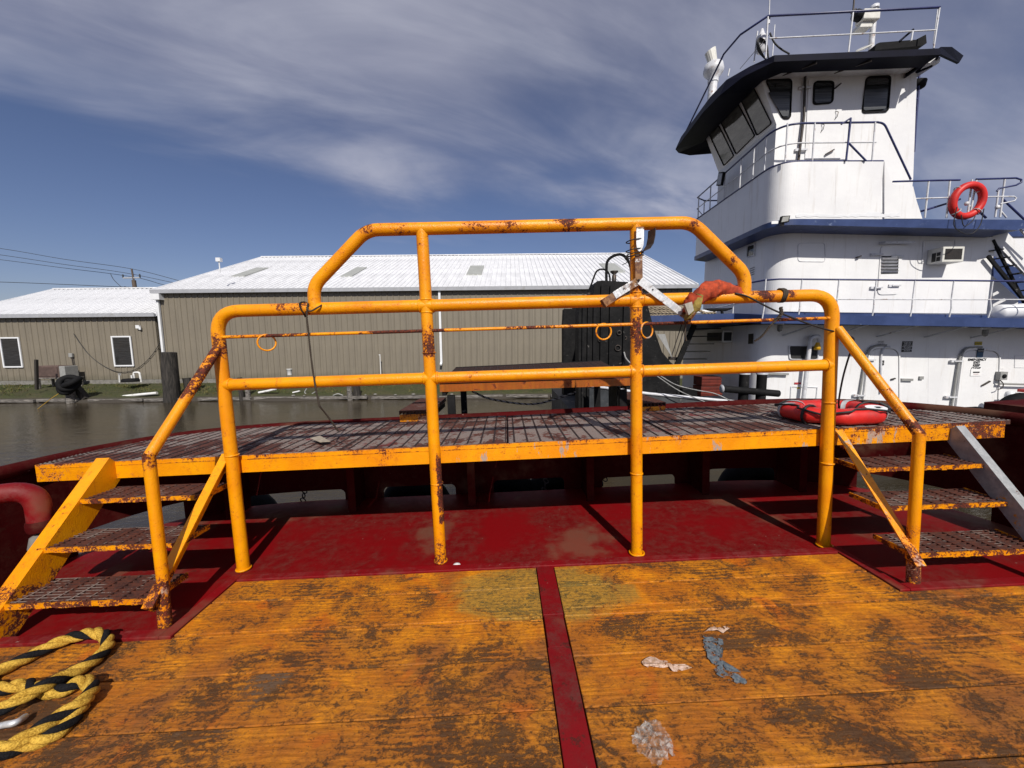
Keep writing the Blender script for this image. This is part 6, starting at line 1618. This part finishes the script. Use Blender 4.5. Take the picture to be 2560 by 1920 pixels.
hose([(1525, 704), (1524, 690), (1518, 678), (1505, 673), (1492, 678), (1484, 695), (1477, 715), (1471, 730), (1473, 741)], .022)
MB().tube([wy(1471, 742, YK-.0), wy(1472, 732, YK-.0)], .05, 8).build('hose_fitting', k_, 'dark_metal')
MB().tube([wy(1472, 728, YK), wy(1483, 738, YK)], .015, 6).build('hose_link', k_, 'black_rubber')
# black low fender / barge edge below the knee
mb = MB(); mb.box((wy(1447, 1000, 9.3).x, 9.1, -.3), (wy(1530, 1000, 9.3).x, 9.7, .95)); mb.build('knee_fender', k_, 'black_rubber', bevel=.05)
q = wpx([(1640, 870), (1648, 868), (1660, 905), (1645, 905)], YK-.02)
MB().plate([knz(1640, 835)+V(.02, -.02, 0), knz(1662, 835)+V(.0, -.02, 0), knz(1680, 895)+V(0, -.02, 0)], (0, .01, 0)).build('pale_plate', k_, 'ac_grey')
# foredeck gear
pz_ = zf(4.5)
t = thing('rope_coil', 'tan mooring rope coiled on the blue foredeck edge of the white boat', 'rope coil', wy(1680, 782, YF+.3))
rg = random.Random(8); P = []
for k in range(4*26):
    a = 2*math.pi*k/26; w_ = .72-.03*(k/26)+rg.uniform(-.02, .02); P.append(V(4.25+w_*math.cos(a)*1.05, YF+.50+.36*math.sin(a), zf(4.2)+.05+.045*(k/26)+.012*math.sin(a*2.3)))
rope_strands(P, .035, t, ['rope_tan']*3, 3.5, 6)
P = smooth_path([P[-1], V(5.2, YF+.3, zf(5)+.05), V(5.35, YF+.15, zf(5)+.04), V(5.0, YF+.1, zf(5)+.04)], 6); rope_strands(P, .035, t, ['rope_tan']*3, 3.5, 6)
p = wy(1795, 783, YF+.15); cz = zf(5.3)
t = thing('deck_cleat', 'black horned cleat standing on the foredeck in front of the white house', 'cleat', V(p.x, YF+.15, cz))
MB().tube([V(p.x-.36, YF+.15, cz+.14), V(p.x-.2, YF+.15, cz+.12), V(p.x+.2, YF+.15, cz+.12), V(p.x+.36, YF+.15, cz+.15)], .04, 8, rr=[.015, .04, .04, .015]).build('horn', t, 'black_rubber')
for s_ in (-.09, .09): MB().tube([V(p.x+s_*1.3, YF+.15, cz), V(p.x+s_, YF+.15, cz+.12)], .035, 8).build('leg', t, 'black_rubber')
t_ = MB().tube([V(4.9, YF+.7, cz+.10), V(5.7, YF+.8, cz+.12)], .06, 8); solo(t_, 'rolled_awning', 'white rolled tube lying behind the black cleat', 'roll', 'white_trim', V(4.9, YF+.7, cz+.1))
# bitts by the bulwark
t = thing('double_bitt', 'black double bitt with a crossbar on the near edge of the white boat', 'mooring bitt', wy(1890, 1000, 8.9))
for px in (1861, 1905):
    a, b_ = wy(px-2, 1003, 8.9), wy(px, 936, 8.9); MB().tube([V(b_.x, 8.9, .95), b_], .105, 14).build('post', t, 'black_steel'); MB().rev([(.125, 0), (.125, .035), (.1, .045)], b_, seg=18).build('cap', t, 'gutter_white')
a, b_ = wy(1806, 972, 8.78), wy(1946, 984, 8.84); cb = MB().tube([a, b_], .08, 14).build('crossbar', t, 'black_steel')
MB().rev([(.09, 0), (.10, .02), (.05, .04)], a, axis=(-1, 0, 0), seg=16).build('crossbar_cap', t, 'gutter_white')
# stacked orange crates on the foredeck
for i, (x0, y0, x1, y1, l_) in enumerate(((1752, 966, 1806, 990, 'lower orange crate in the shadow by the black bitts'), (1754, 942, 1804, 965, 'upper orange crate stacked in the shadow by the black bitts'))):
    a, b_ = wy(x0, y1, 10.7), wy(x1, y0, 10.7); t = thing('orange_crate', l_, 'crate', a, group='orange crates on the foredeck')
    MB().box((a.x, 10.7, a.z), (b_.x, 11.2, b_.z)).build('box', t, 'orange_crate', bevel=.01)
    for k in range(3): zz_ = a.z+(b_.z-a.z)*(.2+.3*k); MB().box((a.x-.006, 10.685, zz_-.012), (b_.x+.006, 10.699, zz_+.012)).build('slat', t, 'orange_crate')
# winch in the dark foredeck
t = thing('deck_winch', 'black deck winch in the shadow under the blue foredeck', 'winch', V(4.2, 9.9, .95))
MB().rev([(.34, 0), (.34, .04), (.16, .05), (.16, .5), (.34, .51), (.34, .55)], (3.7, 10.0, 1.35), axis=(1, 0, 0), seg=20).build('drum', t, 'black_steel')
MB().box((3.6, 9.8, .93), (4.35, 10.3, 1.1)).build('base', t, 'black_steel'); MB().box((4.4, 9.85, .93), (4.8, 10.25, 1.55)).build('motor', t, 'black_steel', bevel=.03)
# grey lines from the knee across to the bitts
for i, (pts, l_) in enumerate((([(1642, 940), (1700, 978), (1780, 1012)], 'lower pale wire sagging from the push knee to the near boat'), ([(1648, 938), (1690, 962), (1740, 975), (1790, 985), (1845, 1012)], 'upper pale wire sagging from the push knee towards the black bitts'))):
    P = smooth_path([wy(a, b_, 8.4) for a, b_ in pts], 6); solo(MB().tube(P, .012, 5), 'mooring_wire', l_, 'wire', 'rope_grey', P[0], group='wires between the boats')
# black tyres along the white boat seen over the walkway
for i, (px, py, l_) in enumerate(((2385, 1035, 'long black tyre fender on the white boat behind the right stairs'), (2540, 1010, 'black tyre beside the red bitt at the right edge'))):
    c_ = wy(px, py+22, 8.1); t = thing('tyre_fender', l_, 'tyre fender', c_-V(0, 0, .4), group='tyres along the white boat')
    MB().torus(c_, .42 if i == 0 else .3, .15, (0, .8, 1) if i == 0 else (0, 1, .2), 28, 10).build('tyre', t, 'black_rubber')
MB().box((6.5, 8.45, .6), (17, 8.61, .9)).build('rubbing_strip', tg, 'black_rubber', bevel=.04)
